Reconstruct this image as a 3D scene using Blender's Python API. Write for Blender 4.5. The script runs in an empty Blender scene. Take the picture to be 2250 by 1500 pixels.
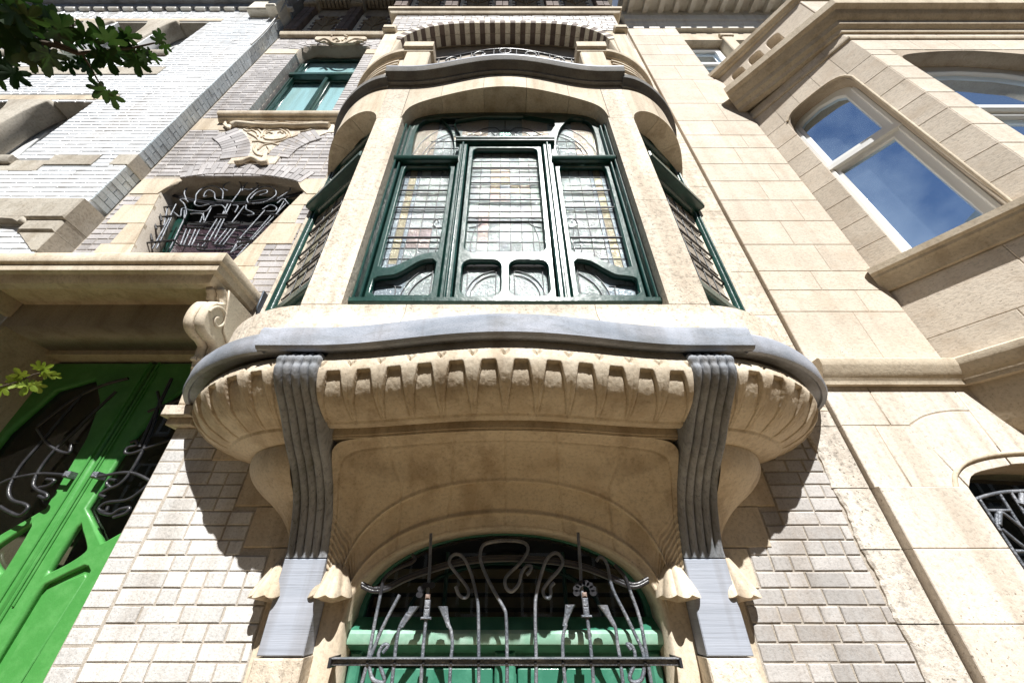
import bpy, bmesh, math, random
from mathutils import Vector, Matrix
R = random.Random(7)
S = bpy.context.scene
COL = S.collection
# ------------------------------------------------------------------ camera, sky, sun, exposure
# metres; x to the right along the facades, y into the wall (street house fronts at y = 0), z above the eye
EYE = 1.6                                    # eye height above the pavement
DIST = 2.2                                   # camera stands this far in front of the facade
FPX, PX0, PY0, VPY = 812.0, 1110.0, 750.0, -430.0
PITCH = math.atan2(FPX, PY0 - VPY)
cam_d = bpy.data.cameras.new('camera'); cam = bpy.data.objects.new('camera', cam_d); COL.objects.link(cam)
cam.location = (0, -DIST, 0); cam.rotation_euler = (math.pi/2 + PITCH, 0, 0)
cam_d.sensor_width = 36; cam_d.lens = FPX/2250*36; cam_d.shift_x = (1125-PX0)/2250
cam_d.clip_start = 0.05; cam_d.clip_end = 500
S.camera = cam
SUN = Vector((0.12, -1.0, 1.15)).normalized()
w = bpy.data.worlds.new('World'); S.world = w; w.use_nodes = True
wn = w.node_tree.nodes; wl = w.node_tree.links
sky = wn.new('ShaderNodeTexSky'); sky.sky_type = 'NISHITA'; sky.sun_disc = False
sky.air_density = 0.8; sky.dust_density = 0.2; sky.sun_elevation = math.asin(SUN.z); sky.sun_rotation = math.atan2(SUN.x, SUN.y)
tc = wn.new('ShaderNodeTexCoord'); cn = wn.new('ShaderNodeTexNoise'); cn.inputs['Scale'].default_value = 3.2; cn.inputs['Detail'].default_value = 8; cn.inputs['Roughness'].default_value = 0.62
wl.new(tc.outputs['Generated'], cn.inputs['Vector'])
cr = wn.new('ShaderNodeValToRGB'); cr.color_ramp.elements[0].position = 0.50; cr.color_ramp.elements[1].position = 0.78; wl.new(cn.outputs['Fac'], cr.inputs[0])
cr.color_ramp.elements[1].color = (0.55, 0.55, 0.55, 1)
cm = wn.new('ShaderNodeMix'); cm.data_type = 'RGBA'; wl.new(cr.outputs[0], cm.inputs[0]); wl.new(sky.outputs[0], cm.inputs[6]); cm.inputs[7].default_value = (9, 9.4, 10, 1)   # thin high cloud
wl.new(cm.outputs[2], wn['Background'].inputs[0]); wn['Background'].inputs[1].default_value = 0.05
sl = bpy.data.lights.new('sun', 'SUN'); sl.energy = 5.0; sl.angle = math.radians(0.5); sl.color = (1, 0.98, 0.94)
so = bpy.data.objects.new('sun', sl); COL.objects.link(so); so.rotation_euler = (-SUN).to_track_quat('-Z', 'Y').to_euler()
so.location = (2, -8, 8)
S.view_settings.view_transform = 'Standard'; S.view_settings.look = 'None'
S.view_settings.exposure = 0.75; S.view_settings.gamma = 1; S.view_settings.use_curve_mapping = False
S.cycles.max_bounces = 8; S.cycles.diffuse_bounces = 4

# ------------------------------------------------------------------ measuring: a photo pixel (2250 x 1500) as a point on a real plane
def ray(px, py):
    u, v = px-PX0, PY0-py
    return Vector((u, FPX*math.cos(PITCH)-v*math.sin(PITCH), FPX*math.sin(PITCH)+v*math.cos(PITCH)))
def at(px, py, d=0.0):
    r = ray(px, py); t = (DIST-d)/r.y
    return (r.x*t, r.z*t)
def atp(px, py, o, n):
    r = ray(px, py); c = Vector((0, -DIST, 0)); t = (Vector(o)-c).dot(n)/r.dot(n)
    return c + r*t
def zat(py, d=0.0): return at(PX0, py, d)[1]

# ------------------------------------------------------------------ materials
M = {}
def nodes(name):
    m = bpy.data.materials.new(name); m.use_nodes = True; M[name] = m
    return m, m.node_tree.nodes, m.node_tree.links, m.node_tree.nodes['Principled BSDF']
def ramp(n, l, src, stops):
    r = n.new('ShaderNodeValToRGB'); e = r.color_ramp.elements
    while len(e) < len(stops): e.new(0.5)
    for k, (p, c) in enumerate(stops): e[k].position = p; e[k].color = (*c, 1)
    l.new(src, r.inputs[0]); return r.outputs[0]
def mix(n, l, kind, fac, a, b):
    x = n.new('ShaderNodeMix'); x.data_type = 'RGBA'; x.blend_type = kind
    if isinstance(fac, (int, float)): x.inputs[0].default_value = fac
    else: l.new(fac, x.inputs[0])
    for i, s in ((6, a), (7, b)):
        if isinstance(s, tuple): x.inputs[i].default_value = (*s, 1)
        else: l.new(s, x.inputs[i])
    return x.outputs[2]
def noise(n, l, vec, scale, detail=4, rough=0.55):
    t = n.new('ShaderNodeTexNoise'); t.inputs['Scale'].default_value = scale
    t.inputs['Detail'].default_value = detail; t.inputs['Roughness'].default_value = rough
    l.new(vec, t.inputs['Vector']); return t.outputs['Fac']
def stone(name, c1, c2, speck=(0.25, 0.2, 0.14), specks=0.5, scale=1.6, fine=60, bump=0.25, rough=0.85, vary=0.12, stretch=(1, 1, 1), pit=0.6, stain=None, streak=0.45):
    m, n, l, p = nodes(name)
    g = n.new('ShaderNodeNewGeometry')
    mp = n.new('ShaderNodeMapping'); mp.inputs['Scale'].default_value = stretch; l.new(g.outputs['Position'], mp.inputs['Vector'])
    v = mp.outputs[0]
    big = noise(n, l, v, scale, 5)
    col = ramp(n, l, big, [(0.32, c1), (0.68, c2)])
    f = noise(n, l, v, fine, 3, 0.7)
    fr = ramp(n, l, f, [(0.3, (0.55, 0.55, 0.55)), (0.5, (1, 1, 1)), (0.75, (1.12, 1.12, 1.12))])
    col = mix(n, l, 'MULTIPLY', specks, col, fr)
    vo = noise(n, l, v, fine*1.9, 2, 0.5)
    sp = ramp(n, l, vo, [(0.0, (1, 1, 1)), (0.30, (1, 1, 1)), (0.345, (0, 0, 0)), (1, (0, 0, 0))])
    patch = noise(n, l, v, 2.3, 3)
    spm = n.new('ShaderNodeMath'); spm.operation = 'MULTIPLY'; l.new(sp, spm.inputs[0]); l.new(ramp(n, l, patch, [(0.4, (0.15,)*3), (0.65, (1,)*3)]), spm.inputs[1])
    spx = n.new('ShaderNodeMath'); spx.operation = 'MULTIPLY'; l.new(spm.outputs[0], spx.inputs[0]); spx.inputs[1].default_value = pit
    col = mix(n, l, 'MIX', spx.outputs[0], col, speck)
    sm = n.new('ShaderNodeMapping'); sm.inputs['Scale'].default_value = (7, 7, 0.55); l.new(g.outputs['Position'], sm.inputs['Vector'])
    sk = noise(n, l, sm.outputs[0], 1.0, 4, 0.6)
    col = mix(n, l, 'MULTIPLY', streak, col, ramp(n, l, sk, [(0.36, (0.62, 0.56, 0.5)), (0.52, (1, 1, 1)), (1, (1, 1, 1))]))
    if stain:
        st = noise(n, l, v, 4.0, 6, 0.7)
        col = mix(n, l, 'MIX', ramp(n, l, st, [(0.5, (0,)*3), (0.72, (0.55,)*3)]), col, stain)
    oi = n.new('ShaderNodeObjectInfo'); ad = n.new('ShaderNodeMath'); ad.operation = 'ADD'
    l.new(oi.outputs['Random'], ad.inputs[0]); l.new(g.outputs['Random Per Island'], ad.inputs[1])
    fr2 = n.new('ShaderNodeMath'); fr2.operation = 'FRACT'; l.new(ad.outputs[0], fr2.inputs[0])
    mr = n.new('ShaderNodeMapRange'); l.new(fr2.outputs[0], mr.inputs[0]); mr.inputs[3].default_value = 1-vary; mr.inputs[4].default_value = 1+vary
    hs = n.new('ShaderNodeHueSaturation'); l.new(col, hs.inputs['Color']); l.new(mr.outputs[0], hs.inputs['Value'])
    l.new(hs.outputs[0], p.inputs['Base Color'])
    p.inputs['Roughness'].default_value = rough
    b = n.new('ShaderNodeBump'); b.inputs['Strength'].default_value = bump; b.inputs['Distance'].default_value = 0.01
    am = n.new('ShaderNodeMath'); am.operation = 'SUBTRACT'; l.new(f, am.inputs[0]); l.new(spm.outputs[0], am.inputs[1])
    l.new(am.outputs[0], b.inputs['Height']); l.new(b.outputs[0], p.inputs['Normal'])
    return m
stone('cream_stone', (0.56, 0.475, 0.36), (0.70, 0.615, 0.49), specks=0.5, streak=0.65, stain=(0.44, 0.33, 0.21))
stone('cream_rough', (0.60, 0.52, 0.42), (0.74, 0.66, 0.55), specks=0.9, fine=38, bump=0.6, pit=0.9)
stone('tooled_stone', (0.30, 0.33, 0.39), (0.40, 0.43, 0.50), speck=(0.15, 0.16, 0.18), fine=22, specks=0.4, stretch=(0.12, 0.3, 8), scale=1.2, bump=0.22, vary=0.0, pit=0.5)
stone('blue_stone', (0.24, 0.27, 0.32), (0.42, 0.44, 0.50), speck=(0.1, 0.1, 0.1), fine=90, specks=0.5, stretch=(1, 1, 3.2), scale=3, bump=0.3, stain=(0.12, 0.12, 0.10))
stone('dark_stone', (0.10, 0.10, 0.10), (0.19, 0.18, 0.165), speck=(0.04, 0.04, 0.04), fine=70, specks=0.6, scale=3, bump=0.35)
stone('grey_brick', (0.38, 0.365, 0.355), (0.52, 0.50, 0.485), speck=(0.2, 0.14, 0.1), fine=75, specks=0.6, vary=0.16, bump=0.25, rough=0.6, stain=(0.36, 0.30, 0.25))
stone('pale_brick', (0.52, 0.51, 0.50), (0.70, 0.69, 0.67), speck=(0.25, 0.2, 0.16), fine=75, specks=0.6, vary=0.12, bump=0.3, rough=0.6)
stone('ashlar_light', (0.60, 0.53, 0.45), (0.72, 0.66, 0.58), speck=(0.25, 0.19, 0.14), specks=0.6, fine=38, vary=0.05, bump=0.35, pit=0.9)
stone('bracket_stone', (0.22, 0.24, 0.27), (0.40, 0.42, 0.46), speck=(0.03, 0.04, 0.02), specks=0.7, fine=60, stretch=(1, 1, .35), scale=5, bump=0.5, stain=(0.05, 0.06, 0.03))  # bluestone with the brackets' shade blended in as darker olive blotches
stone('white_mortar', (0.22, 0.23, 0.24), (0.34, 0.35, 0.36), fine=90, vary=0)
stone('grey_brick_upper', (0.36, 0.34, 0.34), (0.50, 0.48, 0.48), fine=75, vary=0.2, bump=0.25, rough=0.6)
stone('mortar', (0.36, 0.32, 0.27), (0.50, 0.45, 0.39), fine=90, vary=0.0, bump=0.5)
stone('grey_mortar', (0.40, 0.33, 0.25), (0.50, 0.43, 0.34), fine=90, vary=0.0, bump=0.5)
stone('white_brick', (0.74, 0.77, 0.80), (0.86, 0.87, 0.88), speck=(0.5, 0.5, 0.5), specks=0.2, vary=0.06, rough=0.3, bump=0.1, pit=0.2)
stone('pier_brick', (0.40, 0.46, 0.50), (0.55, 0.60, 0.63), vary=0.12, rough=0.4, bump=0.15)
stone('ashlar', (0.53, 0.46, 0.375), (0.66, 0.585, 0.49), speck=(0.22, 0.15, 0.1), specks=0.55, fine=42, vary=0.07, scale=1.1, bump=0.3, pit=0.75, stretch=(1, 1, 1.8), streak=0.25, stain=(0.46, 0.36, 0.26))
stone('ashlar_worn', (0.55, 0.50, 0.44), (0.68, 0.63, 0.56), speck=(0.22, 0.2, 0.17), specks=0.9, fine=32, vary=0.05, bump=0.7, pit=1.0)
stone('trim_stone', (0.52, 0.44, 0.33), (0.62, 0.54, 0.42), specks=0.5, fine=50, vary=0.04, stain=(0.30, 0.23, 0.15))
stone('old_stone', (0.40, 0.36, 0.30), (0.52, 0.48, 0.41), specks=0.7, fine=45, vary=0.05, stain=(0.22, 0.18, 0.12))
stone('brown_brick', (0.13, 0.10, 0.09), (0.21, 0.165, 0.145), vary=0.2)
stone('ivory_brick', (0.74, 0.69, 0.58), (0.84, 0.80, 0.70), vary=0.08)
stone('tan_tile', (0.26, 0.19, 0.11), (0.34, 0.26, 0.16), vary=0.05)
stone('white_paint', (0.74, 0.72, 0.66), (0.82, 0.80, 0.75), specks=0.1, vary=0.0, bump=0.05, rough=0.5, pit=0.1)
stone('pavement', (0.17, 0.115, 0.05), (0.23, 0.16, 0.075), vary=0.1)
stone('asphalt', (0.05, 0.05, 0.05), (0.07, 0.07, 0.07), vary=0.0)
stone('plaster', (0.12, 0.10, 0.07), (0.17, 0.145, 0.11), vary=0.0, scale=0.6)
stone('roof_tile', (0.05, 0.055, 0.05), (0.09, 0.085, 0.075), vary=0.2)
stone('reflected_sky', (0.55, 0.72, 0.76), (0.58, 0.75, 0.80), specks=0.05, vary=0.0, bump=0.02, pit=0)  # pale blue of the sky's reflection, painted on a sheet behind the upper window
stone('blind', (0.10, 0.065, 0.035), (0.15, 0.10, 0.06), specks=0.2, vary=0.05, pit=0.1)
def plain(name, col, rough=0.5, metal=0.0, bump=0, bs=40, coat=0, spec=0.5, wear=None):
    m, n, l, p = nodes(name)
    p.inputs['Base Color'].default_value = (*col, 1); p.inputs['Roughness'].default_value = rough; p.inputs['Metallic'].default_value = metal
    p.inputs['Coat Weight'].default_value = coat; p.inputs['Coat Roughness'].default_value = 0.08; p.inputs['Specular IOR Level'].default_value = spec
    g = n.new('ShaderNodeNewGeometry')
    if bump:
        b = n.new('ShaderNodeBump'); b.inputs['Strength'].default_value = bump; b.inputs['Distance'].default_value = 0.008
        l.new(noise(n, l, g.outputs['Position'], bs, 3), b.inputs['Height']); l.new(b.outputs[0], p.inputs['Normal'])
        if coat: l.new(b.outputs[0], p.inputs['Coat Normal'])
    if wear:
        f = noise(n, l, g.outputs['Position'], 9, 5, 0.65)
        l.new(mix(n, l, 'MIX', ramp(n, l, f, [(0.45, (0,)*3), (0.7, (1,)*3)]), col, wear), p.inputs['Base Color'])
    return m
plain('green_paint', (0.008, 0.043, 0.034), 0.30, bump=0.22, bs=25, coat=0.25, wear=(0.014, 0.07, 0.055))
plain('door_green', (0.065, 0.27, 0.06), 0.42, bump=0.15, bs=60, coat=0.1, wear=(0.10, 0.33, 0.09))
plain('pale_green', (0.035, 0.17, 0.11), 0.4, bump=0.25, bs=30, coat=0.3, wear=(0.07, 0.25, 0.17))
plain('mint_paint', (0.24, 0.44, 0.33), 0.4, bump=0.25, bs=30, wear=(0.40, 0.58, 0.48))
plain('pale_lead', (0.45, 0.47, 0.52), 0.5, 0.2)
plain('iron', (0.022, 0.022, 0.026), 0.34, 0.0, bump=0.3, bs=80, spec=0.7, wear=(0.05, 0.05, 0.055))
plain('grey_iron', (0.13, 0.145, 0.17), 0.42, 0.2, bump=0.8, bs=90, wear=(0.34, 0.35, 0.38))
plain('lead', (0.10, 0.105, 0.11), 0.5, 0.4)
def coat(nm, k): M[nm].node_tree.nodes['Principled BSDF'].inputs['Coat Weight'].default_value = k
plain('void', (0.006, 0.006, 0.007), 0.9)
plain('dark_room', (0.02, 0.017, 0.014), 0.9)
plain('white_frame', (0.80, 0.81, 0.80), 0.35, coat=0.3)
plain('grey_frame', (0.45, 0.45, 0.43), 0.4)
plain('cable_grey', (0.35, 0.35, 0.35), 0.5)
plain('zinc', (0.10, 0.12, 0.15), 0.5, 0.3)
plain('bark', (0.05, 0.035, 0.02), 0.9)
plain('rust', (0.26, 0.19, 0.16), 0.8)
def pane_mat(name, col, rough, metal, bump, bs, vary=0.15, hue=0.0, coat=0.6):
    m, n, l, p = nodes(name)
    oi = n.new('ShaderNodeObjectInfo'); g = n.new('ShaderNodeNewGeometry')
    hs = n.new('ShaderNodeHueSaturation'); hs.inputs['Color'].default_value = (*col, 1)
    mr = n.new('ShaderNodeMapRange'); l.new(oi.outputs['Random'], mr.inputs[0]); mr.inputs[3].default_value = 1-vary; mr.inputs[4].default_value = 1+vary
    l.new(mr.outputs[0], hs.inputs['Value'])
    l.new(hs.outputs[0], p.inputs['Base Color'])
    p.inputs['Roughness'].default_value = rough; p.inputs['Metallic'].default_value = metal
    p.inputs['Coat Weight'].default_value = coat; p.inputs['Coat Roughness'].default_value = 0.05
    if bump:
        b = n.new('ShaderNodeBump'); b.inputs['Strength'].default_value = bump; b.inputs['Distance'].default_value = 0.01
        l.new(noise(n, l, g.outputs['Position'], bs, 2, 0.6), b.inputs['Height'])
        l.new(b.outputs[0], p.inputs['Normal']); l.new(b.outputs[0], p.inputs['Coat Normal'])
    return m
pane_mat('cathedral_glass', (0.33, 0.375, 0.375), 0.05, 0.10, 0.85, 58, 0.18)
pane_mat('border_glass', (0.28, 0.33, 0.37), 0.05, 0.10, 0.8, 58, 0.15)
pane_mat('amber_glass', (0.36, 0.33, 0.24), 0.05, 0.10, 0.8, 58, 0.2)
pane_mat('rose_glass', (0.37, 0.32, 0.31), 0.05, 0.10, 0.8, 58, 0.2)
pane_mat('peach_glass', (0.42, 0.37, 0.31), 0.05, 0.10, 0.8, 58, 0.1)
pane_mat('green_glass', (0.03, 0.16, 0.12), 0.2, 0.4, 0.6, 60, 0.1)
pane_mat('violet_glass', (0.06, 0.035, 0.045), 0.3, 0.4, 1.0, 40, 0.1)
pane_mat('sky_glass', (0.80, 0.95, 0.95), 0.05, 0.85, 0.01, 3, 0.0)
pane_mat('mirror_glass', (0.62, 0.80, 1.0), 0.02, 0.95, 0.015, 3, 0.0)  # sky's blue put into the mirror colour to strengthen its reflection
pane_mat('dark_glass', (0.015, 0.013, 0.01), 0.03, 0.0, 0.02, 4, 0.0, coat=0.2)
def clear_glass():
    m, n, l, p = nodes('clear_glass')
    tr = n.new('ShaderNodeBsdfTransparent'); tr.inputs[0].default_value = (0.86, 0.92, 0.92, 1)
    gl = n.new('ShaderNodeBsdfGlossy'); gl.inputs['Roughness'].default_value = 0.01
    fr = n.new('ShaderNodeFresnel'); fr.inputs[0].default_value = 1.6
    g = n.new('ShaderNodeNewGeometry'); bk = n.new('ShaderNodeMath'); bk.operation = 'SUBTRACT'; bk.inputs[0].default_value = 1; l.new(g.outputs['Backfacing'], bk.inputs[1])
    mu = n.new('ShaderNodeMath'); mu.operation = 'MULTIPLY'; l.new(fr.outputs[0], mu.inputs[0]); l.new(bk.outputs[0], mu.inputs[1])
    mx = n.new('ShaderNodeMixShader'); l.new(mu.outputs[0], mx.inputs[0]); l.new(tr.outputs[0], mx.inputs[1]); l.new(gl.outputs[0], mx.inputs[2])
    l.new(mx.outputs[0], n['Material Output'].inputs[0])
clear_glass()
def leaf_mat(name, a, b):
    m, n, l, p = nodes(name)
    oi = n.new('ShaderNodeObjectInfo'); g = n.new('ShaderNodeNewGeometry')
    c = mix(n, l, 'MIX', oi.outputs['Random'], a, b)
    f = noise(n, l, g.outputs['Position'], 60, 3)
    c = mix(n, l, 'MULTIPLY', 0.5, c, ramp(n, l, f, [(0.3, (0.6,)*3), (0.7, (1.2,)*3)]))
    l.new(c, p.inputs['Base Color']); p.inputs['Roughness'].default_value = 0.45
    tl = n.new('ShaderNodeBsdfTranslucent'); l.new(c, tl.inputs[0])
    mx = n.new('ShaderNodeMixShader'); mx.inputs[0].default_value = 0.35
    l.new(p.outputs[0], mx.inputs[1]); l.new(tl.outputs[0], mx.inputs[2]); l.new(mx.outputs[0], n['Material Output'].inputs[0])
leaf_mat('maple_leaf', (0.010, 0.035, 0.008), (0.028, 0.07, 0.010))
leaf_mat('young_leaf', (0.16, 0.24, 0.02), (0.24, 0.30, 0.03))

# ------------------------------------------------------------------ object helpers
def link(o, parent=None):
    COL.objects.link(o)
    if parent is not None:
        o.parent = parent
        o.matrix_parent_inverse = Matrix.Translation(-parent.location) if parent.parent is None else Matrix()
    return o
def thing(name, label, cat, loc, group=None):
    o = bpy.data.objects.new(name, None); COL.objects.link(o); o.location = loc; o.empty_display_size = 0.2
    o['label'] = label; o['category'] = cat
    if group: o['group'] = group
    return o
def part(name, parent, label=None):               # an Empty part that groups sub-parts
    o = bpy.data.objects.new(name, None); o.empty_display_size = 0.1; link(o, parent)
    if label: o['label'] = label
    return o
def obj(name, me, mat, parent=None, label=None, kind=None):
    me.materials.clear(); me.materials.append(M[mat] if isinstance(mat, str) else mat)
    o = bpy.data.objects.new(name, me); link(o, parent)
    if label: o['label'] = label
    if kind: o['kind'] = kind
    return o
def mesh(name, V, F, smooth=False):
    me = bpy.data.meshes.new(name); me.from_pydata([tuple(v) for v in V], [], F); me.validate(); me.update()
    bm = bmesh.new(); bm.from_mesh(me); bmesh.ops.recalc_face_normals(bm, faces=bm.faces); bm.to_mesh(me); bm.free()
    if smooth:
        for p in me.polygons: p.use_smooth = True
        if smooth == 'auto': me.set_sharp_from_angle(angle=math.radians(38))
    return me
def wallmap(u, v, w): return (u, -w, v)            # u along x, v up, w out of the wall
class MB:
    def __init__(s): s.V = []; s.F = []
    def add(s, V, F):
        b = len(s.V); s.V += [tuple(v) for v in V]; s.F += [tuple(b+i for i in f) for f in F]
    def block(s, u0, u1, v0, v1, w0, w1, ch=0.004, mp=wallmap, jit=0):
        j = lambda: R.uniform(-jit, jit)
        if ch <= 0:
            P = [(u0,v0,w0),(u1,v0,w0),(u1,v1,w0),(u0,v1,w0),(u0,v0,w1),(u1,v0,w1),(u1,v1,w1),(u0,v1,w1)]
            s.add([mp(*p) for p in P], [(0,1,5,4),(1,2,6,5),(2,3,7,6),(3,0,4,7),(4,5,6,7),(3,2,1,0)]); return
        P = [(u0,v0,w0),(u1,v0,w0),(u1,v1,w0),(u0,v1,w0),
             (u0+j(),v0+j(),w1-ch),(u1+j(),v0+j(),w1-ch),(u1+j(),v1+j(),w1-ch),(u0+j(),v1+j(),w1-ch),
             (u0+ch,v0+ch,w1+j()),(u1-ch,v0+ch,w1+j()),(u1-ch,v1-ch,w1+j()),(u0+ch,v1-ch,w1+j())]
        s.add([mp(*p) for p in P], [(0,1,5,4),(1,2,6,5),(2,3,7,6),(3,0,4,7),(4,5,9,8),(5,6,10,9),(6,7,11,10),(7,4,8,11),(8,9,10,11),(3,2,1,0)])
    def quadblock(s, q, w0, w1, ch=0.003, mp=wallmap):     # q: four (u, v) corners
        cu = sum(p[0] for p in q)/4; cv = sum(p[1] for p in q)/4
        def ins(p, d):
            L = math.hypot(p[0]-cu, p[1]-cv) or 1
            return (p[0]-(p[0]-cu)/L*d, p[1]-(p[1]-cv)/L*d)
        P = [(a, b, w0) for a, b in q]+[(a, b, w1-ch) for a, b in q]+[(*ins(p, ch*1.4), w1) for p in q]
        s.add([mp(*p) for p in P], [(0,1,5,4),(1,2,6,5),(2,3,7,6),(3,0,4,7),(4,5,9,8),(5,6,10,9),(6,7,11,10),(7,4,8,11),(8,9,10,11),(3,2,1,0)])
    def obj(s, name, mat, parent=None, smooth=False, **k): return obj(name, mesh(name, s.V, s.F, smooth), mat, parent, **k)
def one_block(name, mat, parent, *a, **k):
    lab = k.pop('label', None); b = MB(); b.block(*a, **k); return b.obj(name, mat, parent, label=lab)
def smooth_pts(pts, n=5, closed=False):
    P = [Vector(p) for p in pts]; out = []
    m = len(P)
    rng = range(m) if closed else range(m-1)
    for i in rng:
        p0 = P[i-1] if (closed or i > 0) else P[0]*2-P[1]
        p1 = P[i]; p2 = P[(i+1) % m]
        p3 = P[(i+2) % m] if (closed or i+2 < m) else p2*2-p1
        for k in range(n):
            t = k/n
            out.append(0.5*((2*p1)+(-p0+p2)*t+(2*p0-5*p1+4*p2-p3)*t*t+(-p0+3*p1-3*p2+p3)*t**3))
    if not closed: out.append(P[-1])
    return [tuple(p) for p in out]
def curve_mesh(cu, name):
    o = bpy.data.objects.new('tmp', cu); COL.objects.link(o)
    dg = bpy.context.evaluated_depsgraph_get(); dg.update()
    me = bpy.data.meshes.new_from_object(o.evaluated_get(dg)); me.name = name
    bpy.data.objects.remove(o); bpy.data.curves.remove(cu); return me
def plate(name, loops, w0, w1, mat, parent, bevel=0.0, mp=wallmap, label=None, kind=None):
    cu = bpy.data.curves.new(name, 'CURVE'); cu.dimensions = '2D'; cu.fill_mode = 'BOTH'
    cu.extrude = (w1-w0)/2-bevel; cu.bevel_depth = bevel; cu.bevel_resolution = 0; cu.offset = -bevel
    for L in loops:
        sp = cu.splines.new('POLY'); sp.points.add(len(L)-1); sp.use_cyclic_u = True
        for p, q in zip(sp.points, L): p.co = (q[0], q[1], 0, 1)
    me = curve_mesh(cu, name); c = (w0+w1)/2
    for v in me.vertices: v.co = mp(v.co.x, v.co.y, v.co.z+c)
    bm = bmesh.new(); bm.from_mesh(me); bmesh.ops.remove_doubles(bm, verts=bm.verts, dist=1e-5); bmesh.ops.recalc_face_normals(bm, faces=bm.faces); bm.to_mesh(me); bm.free()
    return obj(name, me, mat, parent, label, kind)
def tubes(name, lines, r, mat, parent, label=None, res=2, kind=None):
    cu = bpy.data.curves.new(name, 'CURVE'); cu.dimensions = '3D'; cu.bevel_depth = r; cu.bevel_resolution = res; cu.use_fill_caps = True
    for L in lines:
        sp = cu.splines.new('POLY'); sp.points.add(len(L)-1)
        for p, q in zip(sp.points, L):
            p.co = (q[0], q[1], q[2], 1)
            if len(q) > 3: p.radius = q[3]
    me = curve_mesh(cu, name)
    for p in me.polygons: p.use_smooth = True
    return obj(name, me, mat, parent, label, kind)
def wire(pxs, d, n=5, sm=True):                    # photo pixels on the plane d in front of the wall -> 3D polyline
    P = [(at(x, y, d)[0], -d, at(x, y, d)[1]) for x, y in pxs]
    return smooth_pts(P, n) if sm and len(P) > 2 else P
def sweep(name, plan, prof, mat, parent, smooth='auto', label=None, capz=True):
    """prof: closed list of (out, z); plan: list of (x, y), the outside on the left of travel in +x (towards -y)."""
    V = []; n = len(plan); m = len(prof)
    for i, p in enumerate(plan):
        a = Vector(plan[i]) - Vector(plan[i-1]) if i > 0 else Vector(plan[1])-Vector(plan[0])
        b = Vector(plan[i+1])-Vector(p) if i < n-1 else a
        a.normalize(); b.normalize()
        na = Vector((a.y, -a.x)); nb = Vector((b.y, -b.x)); nn = (na+nb).normalized(); k = 1/max(0.35, nn.dot(na))
        for o_, z in prof: V.append((p[0]+nn.x*o_*k, p[1]+nn.y*o_*k, z))
    F = [(i*m+j, (i+1)*m+j, (i+1)*m+(j+1) % m, i*m+(j+1) % m) for i in range(n-1) for j in range(m)]
    F += [tuple(range(m)), tuple((n-1)*m+j for j in range(m))]
    return obj(name, mesh(name, V, F, smooth), mat, parent, label)
def grid_surf(name, F, nu, nv, mat, parent, h=None, smooth=True, label=None, eps=1e-3, flip=-1):
    V = []
    for i in range(nu+1):
        for j in range(nv+1):
            u, v = i/nu, j/nv; p = Vector(F(u, v))
            if h:
                d = h(u, v)
                if d:
                    du = Vector(F(min(1, u+eps), v))-Vector(F(max(0, u-eps), v)); dv = Vector(F(u, min(1, v+eps)))-Vector(F(u, max(0, v-eps)))
                    nn = du.cross(dv)
                    if nn.length > 1e-12: p = p + nn.normalized()*d*flip
            V.append(p)
    Q = [(i*(nv+1)+j, (i+1)*(nv+1)+j, (i+1)*(nv+1)+j+1, i*(nv+1)+j+1) for i in range(nu) for j in range(nv)]
    me = bpy.data.meshes.new(name); me.from_pydata([tuple(v) for v in V], [], Q)
    for p in me.polygons: p.use_smooth = smooth
    return obj(name, me, mat, parent, label)
def lerp(a, b, t): return a+(b-a)*t
def prof_at(P, t):                                  # smooth profile through points, t in 0..1
    n = len(P)-1; x = min(n-1e-6, max(0, t*n)); i = int(x); f = x-i
    g = lambda k: Vector(P[min(n, max(0, k))])
    p0, p1, p2, p3 = g(i-1), g(i), g(i+1), g(i+2)
    return 0.5*((2*p1)+(-p0+p2)*f+(2*p0-5*p1+4*p2-p3)*f*f+(-p0+3*p1-3*p2+p3)*f**3)
def sstep(a, b, x):
    t = min(1, max(0, (x-a)/(b-a))); return t*t*(3-2*t)
BRICKS = {}
def lay(parent, mat, spans, v0, v1, course, w0, w1, singles=0, mp=wallmap, joint=0.0075, name='brick', stuff_name='brickwork', long=0.2, ch=0.004, seed=1, jit=0.0006):
    """bricks in courses: spans(v) -> [(u0, u1), ...]; the first `singles` (lowest) are parts of their own."""
    rr = random.Random(seed); st = MB(); v = v0; row = 0; cnt = 0
    while v < v1:
        for (a, b) in spans(v+course/2):
            u = a; first = True
            while u < b-0.02:
                L = long if rr.random() < 0.55 else long/2
                if first: L = long*rr.choice((0.5, 0.75, 1.0)) if row % 2 else long*rr.choice((0.5, 1.0)); first = False
                e = min(b, u+L)
                if b-e < 0.04: e = b
                u0, u1, a0, a1 = u+joint/2, e-joint/2, v+joint/2, v+course-joint/2
                dw = rr.uniform(-0.0018, 0.0018)
                if cnt < singles:
                    key = (round(u1-u0, 2), rr.randrange(3), mat, round(course, 3))
                    if key not in BRICKS:
                        q = MB(); q.block(-key[0]/2, key[0]/2, -(a1-a0)/2, (a1-a0)/2, -(w1-w0), 0, ch, jit=0.0012)
                        BRICKS[key] = mesh(name, q.V, q.F); BRICKS[key].materials.append(M[mat])
                    o = bpy.data.objects.new(name, BRICKS[key]); link(o, parent)
                    o.location = mp((u0+u1)/2, (a0+a1)/2, w1+dw); cnt += 1
                    o.rotation_euler = (rr.uniform(-.006, .006), rr.uniform(-.003, .003), rr.uniform(-.006, .006))
                else: st.block(u0, u1, a0, a1, w0, w1+dw, ch, mp, jit)
                u = e
        v += course; row += 1
    if st.V: st.obj(stuff_name, mat, parent, kind='stuff')
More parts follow.
